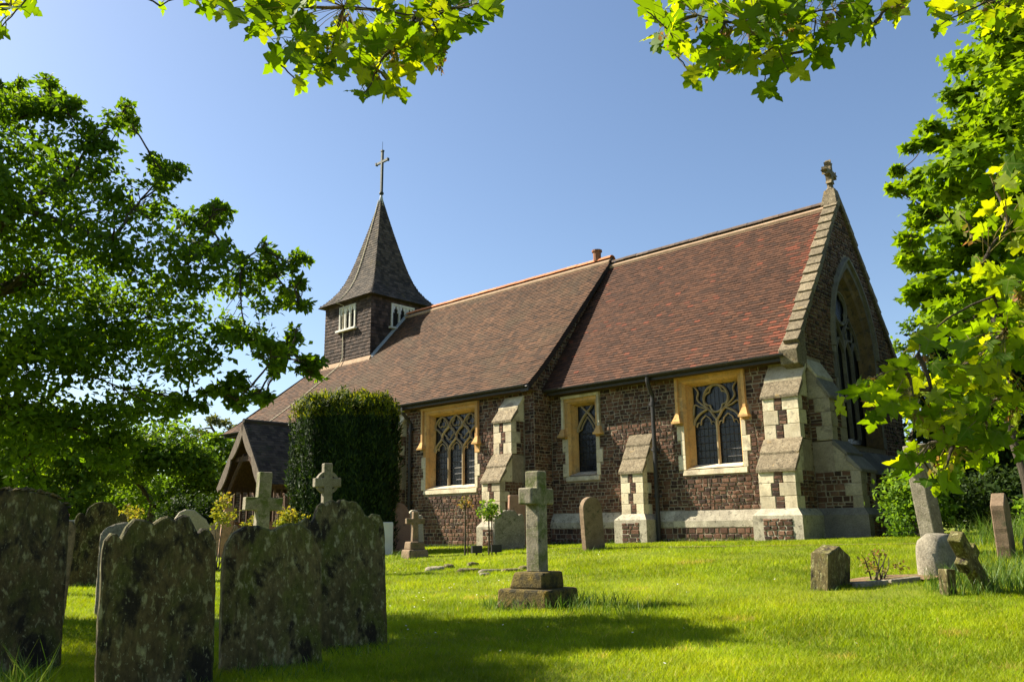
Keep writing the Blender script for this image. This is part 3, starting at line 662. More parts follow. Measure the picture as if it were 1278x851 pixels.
# chancel
cr_s = deck('chancel_roof', [(EAVE_C, RIDGE_C), ((40-EAVE_C[0], EAVE_C[1]), RIDGE_C)], lambda y: XCN-.05, lambda y: XE-.02, church)
V_, N_, L_ = slope(*EAVE_C, *RIDGE_C); mb = cmb()
tile_field(mb, (0, *EAVE_C), (1, 0, 0), V_, N_, -.03, L_, lambda v: (XCN-.02, XE-.10), .165, .098, .014, rng, .005, lambda u, v: (.62+.38*rng.random() if rng.random() < max(.04, .85-(XE-u)/1.5+.2*math.sin(v*2.3)-.02*v) else .6*rng.random())); mb.build('roof_tiles', 'tile_red', cr_s, kind='stuff')
V_, N_, L_ = slope(40-EAVE_C[0], EAVE_C[1], *RIDGE_C); mb = cmb()
tile_field(mb, (0, 40-EAVE_C[0], EAVE_C[1]), (-1, 0, 0), V_, N_, 0, L_, lambda v: (-XE+.1, -XCN), .165, .2, .014, rng); mb.build('rear_roof_tiles', 'tile_red', cr_s, kind='stuff')
# nave (with a sprocketed foot and a hipped west end)
npf = [(y, nave_z(y)) for y in (15.95, 16.35, 16.75, 17.2, 20.0)]
hipx = lambda y: XW-.3+(min(y, 40-y)-15.95)*1.15
nr = deck('nave_roof', [(npf[i], npf[i+1]) for i in range(4)] + [((40-npf[i][0], npf[i][1]), (40-npf[i+1][0], npf[i+1][1])) for i in range(4)], hipx, lambda y: XCN+.10, church)
mb = cmb(); mbb = cmb(); acc = 0.
for i in range(4):
    V_, N_, L_ = slope(*npf[i], *npf[i+1]); y0 = npf[i][0]
    tile_field(mb, (0, *npf[i]), (1, 0, 0), V_, N_, (-.03 if i == 0 else 0), L_, lambda v: (hipx(y0+v*V_.y), XCN+.13), .165, .098, .014, rng)
    y0 = 40-npf[i][0]; V2, N2, L2 = slope(y0, npf[i][1], 40-npf[i+1][0], npf[i+1][1])
    tile_field(mbb, (0, y0, npf[i][1]), (-1, 0, 0), V2, N2, 0, L2, lambda v: (-XCN, -hipx(y0+v*V2.y)), .165, .2, .014, rng)
mb.build('roof_tiles', 'tile', nr, kind='stuff'); mbb.build('rear_roof_tiles', 'tile', nr, kind='stuff')
# hip face
mb = cmb(); a, b_, c_ = Vector((hipx(15.95), 15.95, npf[0][1])), Vector((hipx(15.95), 24.05, npf[0][1])), Vector((hipx(20), 20, RIDGE_N[1])); mb.add([a, b_, c_], [(0, 2, 1)], .3); mb.build('hip_slope', 'tile', nr)
# nave verge (thick dark edge above the chancel)
mb = cmb()
for i in range(4):
    (y0, z0), (y1, z1) = npf[i], npf[i+1]
    mb.hexa([(XCN-.15, y0, z0-.20), (XCN+.12, y0, z0-.20), (XCN+.12, y1, z1-.20), (XCN-.15, y1, z1-.20), (XCN-.15, y0, z0-.005), (XCN+.12, y0, z0-.005), (XCN+.12, y1, z1-.005), (XCN-.15, y1, z1-.005)], .4)
mb.build('verge_board', 'iron', nr)
# ridge tiles, one by one
def ridge(name, x0, x1, zr, yr, mat, parent, ln=.44, r=.12):
    n = int((x1-x0)/ln); ln = (x1-x0)/n; proto = None
    for k in range(n):
        xa, xb = x0+k*ln+.004, x0+(k+1)*ln-.004; j = rng.uniform(-.006, .006); mb = cmb(); vs = []
        for x in (xa, xb):
            for rr in (r, r-.02):
                for q in range(9):
                    t_ = math.pi*(q/8)*.94+math.pi*.03; vs.append((x, yr-math.cos(t_)*rr*1.25, zr+j+math.sin(t_)*rr))
        fs = [(q, q+1, 18+q+1, 18+q) for q in range(8)] + [(9+q+1, 9+q, 27+q, 27+q+1) for q in range(8)] + [(q+1, q, 9+q, 10+q) for q in range(8)] + [(18+q, 19+q, 28+q, 27+q) for q in range(8)]
        mb.add(vs, fs, rng.random()); mb.build('ridge_tile', mat, parent, fix=True)
ridge('r', XCN+.15, XE-.15, RIDGE_C[1]-.03, 20., 'ridge_old', cr_s)
ridge('r', -24.1, XCN+.12, RIDGE_N[1]-.03, 20., 'ridge_new', nr)
mb = cmb(); mb.hexa([(-24.1, 19.80, RIDGE_N[1]-.23), (XCN+.1, 19.80, RIDGE_N[1]-.23), (XCN+.1, 20., RIDGE_N[1]-.02), (-24.1, 20., RIDGE_N[1]-.02), (-24.1, 19.79, RIDGE_N[1]-.14), (XCN+.1, 19.79, RIDGE_N[1]-.14), (XCN+.1, 20., RIDGE_N[1]+.02), (-24.1, 20., RIDGE_N[1]+.02)], .5); mb.build('ridge_bedding', 'mortar_light', nr)
mb = cmb(); mb.hexa([(XCN+.1, 19.82, RIDGE_C[1]-.22), (XE-.1, 19.82, RIDGE_C[1]-.22), (XE-.1, 20., RIDGE_C[1]-.02), (XCN+.1, 20., RIDGE_C[1]-.02), (XCN+.1, 19.80, RIDGE_C[1]-.14), (XE-.1, 19.80, RIDGE_C[1]-.14), (XE-.1, 20., RIDGE_C[1]+.02), (XCN+.1, 20., RIDGE_C[1]+.02)], .5); mb.build('ridge_bedding', 'mortar_light', cr_s)
mb = cmb(); vp = Vector((-14.85, 19.95, RIDGE_N[1])); mb.tube([vp, vp+Vector((0, 0, .30)), vp+Vector((0, 0, .30)), vp+Vector((0, 0, .36))], [.12, .13, .165, .165], 12); mb.build('clay_vent', 'timber_red', nr)
# eaves: fascia, gutter, downpipes
def gutter(x0, x1, y, z, parent):
    mb = cmb(); n = 8; vs = []
    for x in (x0, x1):
        for rr in (.07, .058):
            for q in range(n+1):
                t_ = math.pi+math.pi*q/n; vs.append((x, y+math.cos(t_)*rr, z+math.sin(t_)*rr))
    m = n+1
    fs = [(q, 2*m+q, 2*m+q+1, q+1) for q in range(n)] + [(m+q, m+q+1, 3*m+q+1, 3*m+q) for q in range(n)] + [(0, m, 3*m, 2*m), (n, 2*m+n, 3*m+n, m+n)] + [(q, q+1, m+q+1, m+q) for q in range(n)] + [(2*m+q+1, 2*m+q, 3*m+q, 3*m+q+1) for q in range(n)]
    mb.add(vs, fs, .5); mb.build('gutter', 'iron', parent)
    f = cmb(); f.box(x0, x1, y+.075, y+.10, z-.14, z+.05); f.build('fascia', 'iron', parent)
    f = cmb(); f.box(x0, x1, y+.101, y+.5, z-.13, z-.105); f.build('soffit', 'timber_dk', parent)
gutter(XCN+.14, XE-.22, EAVE_C[0]-.06, EAVE_C[1]-.03, cr_s); gutter(XW-.3, XCN+.08, EAVE_N[0]-.06, nave_z(15.95)-.03, nr)
def downpipe(x, yw, ye, ze, zb):
    mb = cmb(); P_ = smoothline([(x, ye, ze), (x, ye+.02, ze-.16), (x, (ye+yw-.1)/2, ze-.30), (x, yw-.09, ze-.46), (x, yw-.09, ze-.7)], 5)
    mb.tube(P_+[Vector((x, yw-.09, zb))], .052, 10); z = ze-.7
    while z > zb+.3: mb.tube([(x, yw-.09, z), (x, yw-.09, z+.09)], .066, 10); mb.box(x-.11, x+.11, yw-.085, yw-.03, z+.02, z+.07); z -= 1.1
    mb.build('downpipe', 'iron', church)
downpipe(-10.98, 16.86, EAVE_C[0]-.06, 3.50, -.52); downpipe(-19.38, 16.3, EAVE_N[0]-.06, 3.55, -.6)
# gable coping stones
for side in (1, -1):
    d = Vector((0, 1, 1.30)).normalized(); Ltot = Vector((0, 3.22, 3.22*1.30)).length; n = 16; ln = Ltot/n
    for k in range(n):
        a, b = k*ln, (k+1)*ln+.05; p = lambda t, h, x: (x, 20-side*(3.22-t*d.y)+(-h*d.z if side > 0 else h*d.z), chan_z(16.78)+t*d.z+h*d.y)
        x0, x1 = XE-.27+rng.uniform(-.015, .015), XE+.075+rng.uniform(-.012, .012); jj_ = rng.uniform(-.008, .012); q = cmb()
        q.hexa([p(a, -.02, x0), p(a, -.02, x1), p(b, -.02, x1), p(b, -.02, x0), p(a, .150+jj_, x0), p(a, .150+jj_, x1), p(b, .105, x1), p(b, .105, x0)], rng.random())
        bevel_obj(q.build('coping_stone', 'mossy', ewall, fix=True), .012, 2)
q = cmb(); q.hexa([(XE-.34, 16.66, 3.30), (XE+.06, 16.66, 3.30), (XE+.06, 17.1, 3.20), (XE-.34, 17.1, 3.20), (XE-.36, 16.60, 3.62), (XE+.07, 16.60, 3.62), (XE+.07, 17.1, 4.1), (XE-.36, 17.1, 4.1)], .5); bevel_obj(q.build('kneeler', 'mossy', ewall), .02, 2)
# gable cross
gc = cmb(); zc = chan_z(20)+.14; X0 = XE-.14
gc.hexa([(X0-.20, 19.76, zc-.22), (X0+.20, 19.76, zc-.22), (X0+.20, 20.24, zc-.22), (X0-.20, 20.24, zc-.22), (X0-.13, 19.88, zc+.20), (X0+.13, 19.88, zc+.20), (X0+.13, 20.12, zc+.20), (X0-.13, 20.12, zc+.20)], .5)
gc.tube([(X0, 20, zc+.18), (X0, 20, zc+.22), (X0, 20, zc+.27), (X0, 20, zc+.34)], [.11, .13, .08, .07], 10)
oc = []
for k in range(4):
    a = R(90*k); 
    for r_, da in ((.10, -45), (.20, -16), (.31, -20), (.27, -6), (.37, 0), (.27, 6), (.31, 20), (.20, 16)): oc.append((r_*math.cos(a+R(da)), r_*math.sin(a+R(da))))
gc.prism([Vector((0, u, z)) + Vector((X0, 20, zc+.68)) for u, z in oc], (-.075, 0, 0), (.075, 0, 0), .5)
gc.build('gable_cross', 'mossy', ewall, fix=True)

# ---- bell turret and spire
TX0, TX1, TY0, TY1, TZ = -27.15, -24.2, 18.25, 21.2, 8.62
mb = cmb(); mb.box(TX0+.02, TX1-.02, TY0+.02, TY1-.02, 4.5, TZ); tur = mb.build('bell_turret', 'dark', church)
def roofz_s(y): return nave_z(y)
mb = cmb(); rw_ = rng
LW_S, LW_E = (-26.17, -25.13, 7.48, 8.42), (19.18, 20.32, 7.48, 8.42)
def field_with_hole(mb, O, U, Nn, u0, u1, z0, z1, hole, bottom=None):
    def sp1(v): return (u0, u1)
    # split in three columns round the opening
    def gen(a, b, za, zb): tile_field(mb, Vector(O)+Vector((0, 0, za)), U, (0, 0, 1), Nn, 0, zb-za, lambda v: (a, b), .15, .135, .016, rng, .006)
    h0, h1, hz0, hz1 = hole
    nlo = round((hz0-z0)/.135); 
    gen(u0, u1, z0, hz0-.0); gen(u0, h0, hz0, z1); gen(h1, u1, hz0, z1); gen(h0, h1, hz1, z1)
field_with_hole(mb, (0, TY0, 0), (1, 0, 0), (0, -1, 0), TX0-.02, TX1+.02, 5.2, TZ, LW_S)
field_with_hole(mb, (TX1, 0, 0), (0, 1, 0), (1, 0, 0), TY0-.02, TY1+.02, 5.2, TZ, LW_E)
tile_field(mb, (TX0, 0, 5.0), (0, -1, 0), (0, 0, 1), (-1, 0, 0), 0, TZ-5.0, lambda v: (-TY1, -TY0), .15, .135, .016, rng, .006)
mb.build('wall_shingles', 'shingle_red', tur, kind='stuff')
def belfry(F, u0, u1, z0, z1):
    fr = cmb(); fw_ = .07; win = None
    fbox(fr, F, u0, u0+fw_, z0, z1, -.06, .06); fbox(fr, F, u1-fw_, u1, z0, z1, -.06, .06); fbox(fr, F, u0+fw_, u1-fw_, z1-fw_, z1, -.06, .055)
    win = fr.build('window', 'paint', tur)
    q = cmb(); fbox(q, F, u0-.10, u1+.10, z0-.07, z0, -.06, .15); q.build('sill', 'paint', win)
    lw = (u1-u0-2*fw_)/3
    for k in (1, 2):
        q = cmb(); fbox(q, F, u0+fw_+lw*k-.03, u0+fw_+lw*k+.03, z0, z1-fw_, -.05, .05); q.build('mullion', 'paint', win)
    tr = cmb()
    for k in range(3):
        c = u0+fw_+lw*(k+.5); a = lw/2-.02; zs = z1-fw_-.30
        for s_ in (-1, 1):
            # spandrel board with cusped edge
            pts = [(c+s_*a, zs), (c+s_*a*.80, zs+.03), (c+s_*a*.55, zs+.01), (c+s_*a*.62, zs+.09), (c+s_*a*.62, zs+.15), (c+s_*a*.30, zs+.17), (c+s_*a*.25, zs+.24), (c, zs+.29), (c, z1-fw_), (c+s_*a, z1-fw_)]
            tr.prism([F(u, z, 0) for u, z in pts], F(0, 0, -.01)-F(0, 0, 0), F(0, 0, .03)-F(0, 0, 0), .5)
    tr.build('tracery', 'paint', win, fix=True)
    z = z0+.03; 
    while z < z1-.1:
        q = cmb(); q.hexa([F(u0+fw_, z, -.02), F(u1-fw_, z, -.02), F(u1-fw_, z, -.045), F(u0+fw_, z, -.045), F(u0+fw_, z+.11, -.14), F(u1-fw_, z+.11, -.14), F(u1-fw_, z+.11, -.16), F(u0+fw_, z+.11, -.16)]); q.build('louvre_slat', 'shingle_red', win); z += .125
belfry(Frame('S', TY0), *LW_S); belfry(Frame('E', TX1), *LW_E)
# lead flashing where turret meets the roof
mb = cmb(); mb.hexa([(TX0-.1, TY0-.09, roofz_s(TY0-.09)+.01), (TX1+.05, TY0-.09, roofz_s(TY0-.09)+.01), (TX1+.1, TY0+.01, roofz_s(TY0)), (TX0-.1, TY0+.01, roofz_s(TY0)), (TX0-.1, TY0-.085, roofz_s(TY0-.09)+.05), (TX1+.05, TY0-.085, roofz_s(TY0-.09)+.05), (TX1+.1, TY0-.035, roofz_s(TY0)+.10), (TX0-.1, TY0-.035, roofz_s(TY0)+.10)], .5); mb.build('flashing', 'mortar_light', tur)
mb = cmb(); mb.hexa([(TX1+.02, TY0, roofz_s(TY0)), (TX1+.16, TY0, roofz_s(TY0)), (TX1+.16, 20, roofz_s(20)), (TX1+.02, 20, roofz_s(20)), (TX1+.03, TY0, roofz_s(TY0)+.12), (TX1+.14, TY0, roofz_s(TY0)+.05), (TX1+.14, 20, roofz_s(20)+.05), (TX1+.03, 20, roofz_s(20)+.12)], .5); mb.build('flashing', 'lead', tur)
# spire, bell-cast
tcx, tcy = (TX0+TX1)/2, (TY0+TY1)/2; hw0 = (TX1-TX0)/2+.24; HS = 4.65
prof = [(0, 1), (.04, .89), (.09, .775), (.15, .665), (.22, .575), (.31, .49), (.42, .405), (.55, .315), (.70, .215), (.86, .115), (1, .03)]
prof = [(TZ-.05+h*HS, w_*hw0) for h, w_ in prof]
dk = cmb(); sh = cmb()
for (z0, w0), (z1, w1) in zip(prof, prof[1:]):
    r0 = [(tcx-w0, tcy-w0, z0), (tcx+w0, tcy-w0, z0), (tcx+w0, tcy+w0, z0), (tcx-w0, tcy+w0, z0)]
    r1 = [(tcx-w1, tcy-w1, z1), (tcx+w1, tcy-w1, z1), (tcx+w1, tcy+w1, z1), (tcx-w1, tcy+w1, z1)]
    dk.add(r0+r1, [(k, (k+1) % 4, 4+(k+1) % 4, 4+k) for k in range(4)], .4)
    sl = math.hypot(z1-z0, w0-w1); up_ = (z1-z0)/sl; inn_ = (w0-w1)/sl
    for k in range(4):
        n2 = [(0, -1), (1, 0), (0, 1), (-1, 0)][k]; U = Vector((-n2[1], n2[0], 0))
        O = Vector((tcx+n2[0]*w0, tcy+n2[1]*w0, z0)); V_ = Vector((-n2[0]*inn_, -n2[1]*inn_, up_)); N_ = Vector((n2[0]*up_, n2[1]*up_, inn_))
        ng = max(1, round(sl/.115))
        tile_field(sh, O, U, V_, N_, 0, sl, lambda v: (-(w0+(w1-w0)*min(v/sl, 1)), w0+(w1-w0)*min(v/sl, 1)), .15, sl/ng, .013, rng, .005)
dk.add([(tcx-hw0, tcy-hw0, TZ-.055), (tcx+hw0, tcy-hw0, TZ-.055), (tcx+hw0, tcy+hw0, TZ-.055), (tcx-hw0, tcy+hw0, TZ-.055)], [(3, 2, 1, 0)], .4)
spi = dk.build('spire', 'shingle', church); sh.build('spire_shingles', 'shingle', spi, kind='stuff')
zt = prof[-1][0]
lc = cmb(); lc.tube([(tcx, tcy, zt-.30), (tcx, tcy, zt+.18), (tcx, tcy, zt+.26)], [.13, .055, .04], 10); lc.build('lead_cap', 'lead', spi, smooth=True)
cx_ = cmb(); zb = zt+.22
cx_.tube([(tcx, tcy, zb), (tcx, tcy, zb+.05), (tcx, tcy, zb+.09), (tcx, tcy, zb+.13), (tcx, tcy, zb+.18)], [.035, .09, .10, .09, .035], 12)
cx_.box(tcx-.045, tcx+.045, tcy-.045, tcy+.045, zb+.15, zb+1.98)
ct = zb+1.50
cx_.box(tcx-.37, tcx-.046, tcy-.04, tcy+.04, ct-.045, ct+.045); cx_.box(tcx+.046, tcx+.37, tcy-.04, tcy+.04, ct-.045, ct+.045)
for x in (-.38, .38): cx_.box(tcx+x-.03, tcx+x+.03, tcy-.055, tcy+.055, ct-.06, ct+.06)
cx_.box(tcx-.06, tcx+.06, tcy-.06, tcy+.06, zb+1.97, zb+2.03)
cx_.tube([(tcx, tcy, zb+2.0), (tcx, tcy, zb+2.42)], .008, 5)
cx_.build('cross', 'verdigris', spi)
# lightning conductor down spire, turret and roof
lp = [(tcx-.02-(w_*.55 if i else 0)*1.0*(.0+.45*(1-i/len(prof))), tcy-w_-.035, z) for i, (z, w_) in reversed(list(enumerate(prof)))]
lp = [Vector((tcx-.05-.38*(w_/hw0), tcy-w_-.04, z+.01)) for z, w_ in reversed(prof)]
lp += [Vector((tcx-.25, TY0-.04, TZ-.15)), Vector((tcx-.22, TY0-.05, 7.3)), Vector((tcx-.20, TY0-.05, 6.35)), Vector((tcx-.30, TY0-.15, roofz_s(TY0-.15)+.09))]
lp += [Vector((tcx-.30-.75*(TY0-.15-y), y, roofz_s(y)+.05)) for y in (17.6, 17.0, 16.4, 15.98)]
mb = cmb(); mb.tube(lp, .017, 5); mb.build('lightning_conductor', 'cable', spi)

# ================================================================== PORCH
PX, PY = -23.5, 13.0; PZ = -.72
porch = thing('porch', Cw(PX, PY+1.6, PZ), 'timber framed porch with steep dark tiled roof and weathered grey bargeboards', 'porch', rz=YR)
PO = Vector((PX, PY+1.6, PZ))
def pmb(): return MB(PO)
RZ, EZ, HW, LB = 3.27, 1.32, 1.36, 16.25
for sgn, nm in ((1, 'roof_slope'), (-1, 'roof_slope')):
    mb = pmb(); d = Vector((-sgn*HW, 0, RZ-EZ)); L_ = d.length; V_ = d/L_; N_ = Vector((sgn*V_.z, 0, -sgn*V_.x)) if True else None
    e0 = Vector((PX+sgn*HW, 0, EZ))
    mb.hexa([e0+Vector((0, PY, -.07)), e0+Vector((0, LB, -.07)), (PX, LB, RZ-.10), (PX, PY, RZ-.10), e0+Vector((0, PY, -.005)), e0+Vector((0, LB, -.005)), (PX, LB, RZ-.005), (PX, PY, RZ-.005)], .4)
    ro = mb.build(nm, 'timber_dk', porch, fix=True)
    t = pmb(); U = Vector((0, sgn, 0)); O = e0
    tile_field(t, O, U, V_, N_, -.04, L_, lambda v: ((PY-.06, LB) if sgn > 0 else (-LB, -PY+.06)), .165, .10, .014, rng); t.build('roof_tiles', 'tile_dark', ro, kind='stuff')
    # bargeboard with cusped lower edge
    b = pmb(); n = 26; top = []; bot = []
    for i in range(n+1):
        t_ = i/n; u = sgn*(HW+.04)*(1-t_); z = EZ-.06+(RZ-EZ+.03)*t_
        arch_ = .17+.16*abs(math.sin(t_*math.pi*2.0))**.6*(1 if t_ > .04 else 0)
        top.append((u, z)); bot.append((u-sgn*arch_*.55*(1-t_*.2), z-arch_*.75))
    for i in range(n):
        q = [top[i], top[i+1], bot[i+1], bot[i]]
        b.prism([Vector((PX+u, PY-.10, z)) for u, z in q], (0, 0, 0), (0, .05, 0), .5)
    b.build('bargeboard', 'timber', porch, fix=True)
    # purlin ends, wall plate and posts
    for zz, yy in ((EZ-.16, PY+.05), (EZ-.16, 14.6)):
        pp = pmb(); xx = PX+sgn*(HW-.18); pp.box(xx-.075, xx+.075, yy, yy+.15, PZ, zz-.0); pp.build('post', 'timber_dk', porch)
    pp = pmb(); xx = PX+sgn*(HW-.18); pp.box(xx-.08, xx+.08, PY, LB, EZ-.159, EZ-.03); pp.build('wall_plate', 'timber_dk', porch)
    pp = pmb(); pp.box(xx-.09, xx+.09, PY+.21, LB-.01, PZ, PZ+.85); pp.build('dwarf_wall', 'pink', porch)
    pp = pmb(); pp.box(xx-.06, xx+.06, PY+.205, LB-.01, PZ+.855, PZ+.93); pp.build('rail', 'timber_red', porch)
    for k in range(12):
        yy = PY+.4+k*.23; pp = pmb(); pp.box(xx-.03, xx+.03, yy, yy+.06, PZ+.931, EZ-.16); pp.build('baluster', 'timber_dk', porch)
    # curved brace
    pp = pmb(); P_ = smoothline([(xx-sgn*.06, PY+.12, .55), (xx-sgn*.22, PY+.12, 1.15), (xx-sgn*.62, PY+.12, 1.75), (PX+sgn*.12, PY+.12, 2.25)], 5); pp.tube(P_, .075, 6); pp.build('brace', 'timber_dk', porch)
pp = pmb(); pp.box(PX-.62, PX+.62, PY+.06, PY+.17, 2.05, 2.20); pp.build('collar_beam', 'timber_dk', porch)
for k in range(5):
    zz = 2.25+k*.0; 
pp = pmb(); pp.prism([Vector((PX-.6, LB-.06, 2.2)), Vector((PX+.6, LB-.06, 2.2)), Vector((PX, LB-.06, RZ-.15))], (0, 0, 0), (0, .04, 0)); pp.box(PX-1.2, PX+1.2, LB-.06, LB-.02, PZ, 2.19); pp.build('back_wall', 'dark', porch)
ridge_p = pmb(); ridge_p.tube([(PX, PY-.08, RZ+.02), (PX, LB, RZ+.02)], .075, 8); ridge_p.build('ridge_tile', 'tile_dark', porch)

# ================================================================== FOLIAGE TOOLS
def frames(nrm, rs):
    nrm = nrm/np.linalg.norm(nrm, axis=1, keepdims=True)
    r = rs.normal(size=nrm.shape); t = r-nrm*np.sum(r*nrm, 1, keepdims=True); t /= np.linalg.norm(t, axis=1, keepdims=True)
    return t, np.cross(nrm, t), nrm
SHAPES = {
 'oval': (np.array([(0, 0, 0), (.5, -.28, .07), (1, 0, -.05), (.5, .28, .07)]), [(0, 1, 2), (0, 2, 3)]),
 'needle': (np.array([(0, 0, 0), (.45, -.13, .02), (1, 0, 0), (.45, .13, .02)]), [(0, 1, 2), (0, 2, 3)]),
}
def maple_pts():
    pts = []      # half outline, stem at origin, tip at (1,0)
    half = [(.02, .03), (-.10, .18), (.02, .42), (.16, .33), (.22, .30), (.36, .62), (.48, .44), (.52, .30), (.62, .22), (.78, .20), (.84, .11), (1.0, 0)]
    half = [(.0, 0), (-.13, .16), (-.06, .27), (-.12, .42), (.05, .36), (.16, .34), (.20, .48), (.42, .66), (.44, .50), (.50, .42), (.46, .26), (.52, .19), (.66, .27), (.70, .20), (.82, .16), (1.0, 0)]
    return half
def maple_full(curl=.10, droop=.18, seed=0):
    rr = random.Random(seed); h = maple_pts(); V = [(x, 0., -droop*x*x) for x in (0, .25, .5, .75, 1.)]; 
    hv = []; 
    vs = list(V); fs = []
    for sgn in (1, -1):
        idx = [0]
        for (x, y) in h[1:-1]:
            yy = y*rr.uniform(.92, 1.08); vs.append((x, sgn*yy, curl*yy-droop*(x*x+yy*yy*.9)+rr.uniform(-.045, .045))); idx.append(len(vs)-1)
        idx.append(4)
        mid = [0, 0, 0, 0, 1, 1, 1, 2, 2, 2, 2, 2, 3, 3, 3, 4]
        for i in range(len(idx)-1):
            a, b, c, d = idx[i], idx[i+1], mid[i+1], mid[i]
            f = [a, b, c] if c == d else [a, b, c, d]
            f = [q for k, q in enumerate(f) if q not in f[:k]]
            if len(f) >= 3: fs.append(tuple(f if sgn < 0 else f[::-1]))
    return vs, fs
mv, mf = maple_full(); tri = []
for f in mf:
    for k in range(1, len(f)-1): tri.append((f[0], f[k], f[k+1]))
SHAPES['maple'] = (np.array([(v[0], v[1], v[2]) for v in mv]), tri)
ml = [(0, 0), (-.08, .40), (.14, .32), (.40, .60), (.48, .26), (1, 0), (.48, -.26), (.40, -.60), (.14, -.32), (-.08, -.40)]
SHAPES['maple_lo'] = (np.array([(x, y, .1*abs(y)-.15*x*x) for x, y in ml]), [(0, 2, 1), (0, 3, 2), (0, 4, 3), (0, 5, 4), (0, 6, 5), (0, 7, 6), (0, 8, 7), (0, 9, 8)])
def leaves_mesh(name, P, Nrm, size, shape, mat, rs, rnd=None, tdir=None):
    V0, F0 = SHAPES[shape]; F0 = np.array(F0); n = len(P)
    t, b, nn = frames(Nrm, rs)
    if tdir is not None:
        t = tdir-nn*np.sum(tdir*nn, 1, keepdims=True); t /= (np.linalg.norm(t, axis=1, keepdims=True)+1e-9); b = np.cross(nn, t)
    sz = size.reshape(-1, 1, 1)
    V = P[:, None, :] + sz*(V0[None, :, 0:1]*t[:, None, :] + V0[None, :, 1:2]*b[:, None, :] + V0[None, :, 2:3]*nn[:, None, :])
    F = (F0[None, :, :] + (np.arange(n)*len(V0))[:, None, None]).reshape(-1, 3)
    rnd = rs.rand(n) if rnd is None else rnd
    return np_mesh(name, V.reshape(-1, 3), F, np.repeat(rnd, len(F0)), mat)
def blob_leaves(blobs, rs, dens, up=.6, flat=.75, shell=.35):
    "blobs: (centre, radius) -> points in sub-clumps"
    P = []; Nn = []; R_ = []
    for c, r in blobs:
        n = int(dens*r*r); ncl = max(3, int(n/55)); 
        d = rs.normal(size=(ncl, 3)); d /= np.linalg.norm(d, axis=1, keepdims=True); rad = r*(shell+(1-shell)*rs.rand(ncl, 1)**.5)
        cc = np.array(c)+d*rad*np.array([1, 1, flat]); k = rs.randint(0, ncl, n); tone = rs.rand(ncl)
        off = rs.normal(size=(n, 3))*np.array([1, 1, .55])*(r*.22)
        p = cc[k]+off; P.append(p)
        nr_ = rs.normal(size=(n, 3))*.7+np.array([0, 0, up])+d[k]*.5; Nn.append(nr_); R_.append(np.clip(tone[k]*.5+rs.rand(n)*.5, 0, 1))
    return np.concatenate(P), np.concatenate(Nn), np.concatenate(R_)
def branch_to(mb, a, b, r0, r1, rr, sag=.12, n=6):
    a, b = Vector(a), Vector(b); L = (b-a).length; pts = []
    o1 = Vector((rr.uniform(-1, 1), rr.uniform(-1, 1), rr.uniform(-.3, 1)))*L*sag
    for i in range(n+1):
        t = i/n; pts.append(a.lerp(b, t)+o1*math.sin(math.pi*t)+Vector((rr.uniform(-1, 1), rr.uniform(-1, 1), rr.uniform(-1, 1)))*L*.018*(0 < i < n))
    mb.tube(pts, [r0+(r1-r0)*(i/n)**.8 for i in range(n+1)], 7 if r0 > .04 else 5, cap=False); return pts
def tree(name, base, blobs, trunk_top, r_trunk, label, cat, leaf_mat, leaf_size, dens, shape='oval', seed=1, group=None, up=.6, flat=.75, shell=.35, twigs=4, bark='bark', hidden_twigs=False):
    rs = np.random.RandomState(seed); rr = random.Random(seed); base = Vector(base); tr_ = thing(name, base, label, cat, group)
    mb = MB(base); tt = Vector(trunk_top); mid = base.lerp(tt, .5)+Vector((rr.uniform(-.1, .1), rr.uniform(-.1, .1), 0))
    mb.tube(smoothline([base+Vector((0, 0, -.15)), base+Vector((0, 0, .25)), mid, tt], 5), [r_trunk*(1.35 if i < 2 else 1.1-.4*i/15) for i in range(16)], 10, cap=False)
    mb.build('trunk', bark, tr_, smooth=True)
    mb = MB(base); nodes = [(base.lerp(tt, q), r_trunk*.8) for q in (.7, .85, 1.)]
    for c, r in sorted(blobs, key=lambda q: (Vector(q[0])-tt).length):
        c = Vector(c); dc = (c-tt).length
        st, pr = min(nodes, key=lambda q: (q[0]-c).length+(.35*(q[0]-tt).length) - (0. if (q[0]-tt).length < dc else -3.))
        r0 = max(.012, min(pr*.75, r_trunk*.5)); pts = branch_to(mb, st, c, r0, max(.008, r0*.55), rr, .10)
        nodes += [(pts[4], r0*.7), (pts[-1], max(.012, r0*.55))]
        for k in range(twigs):
            d = Vector(rs.normal(size=3)).normalized()*r*rr.uniform(.5, .95); d.z *= flat
            branch_to(mb, pts[rr.randint(3, len(pts)-1)], c+d, max(.006, r0*.35), .003, rr, .15, 4)
    mb.build('limbs', bark, tr_, smooth=True)
    P, Nn, rn = blob_leaves(blobs, rs, dens, up, flat, shell); sz = leaf_size*(.7+.6*rs.rand(len(P)))
    put('crown', leaves_mesh('crown', P-np.array(base), Nn, sz, shape, leaf_mat, rs, rn), tr_, kind='stuff')
    return tr_

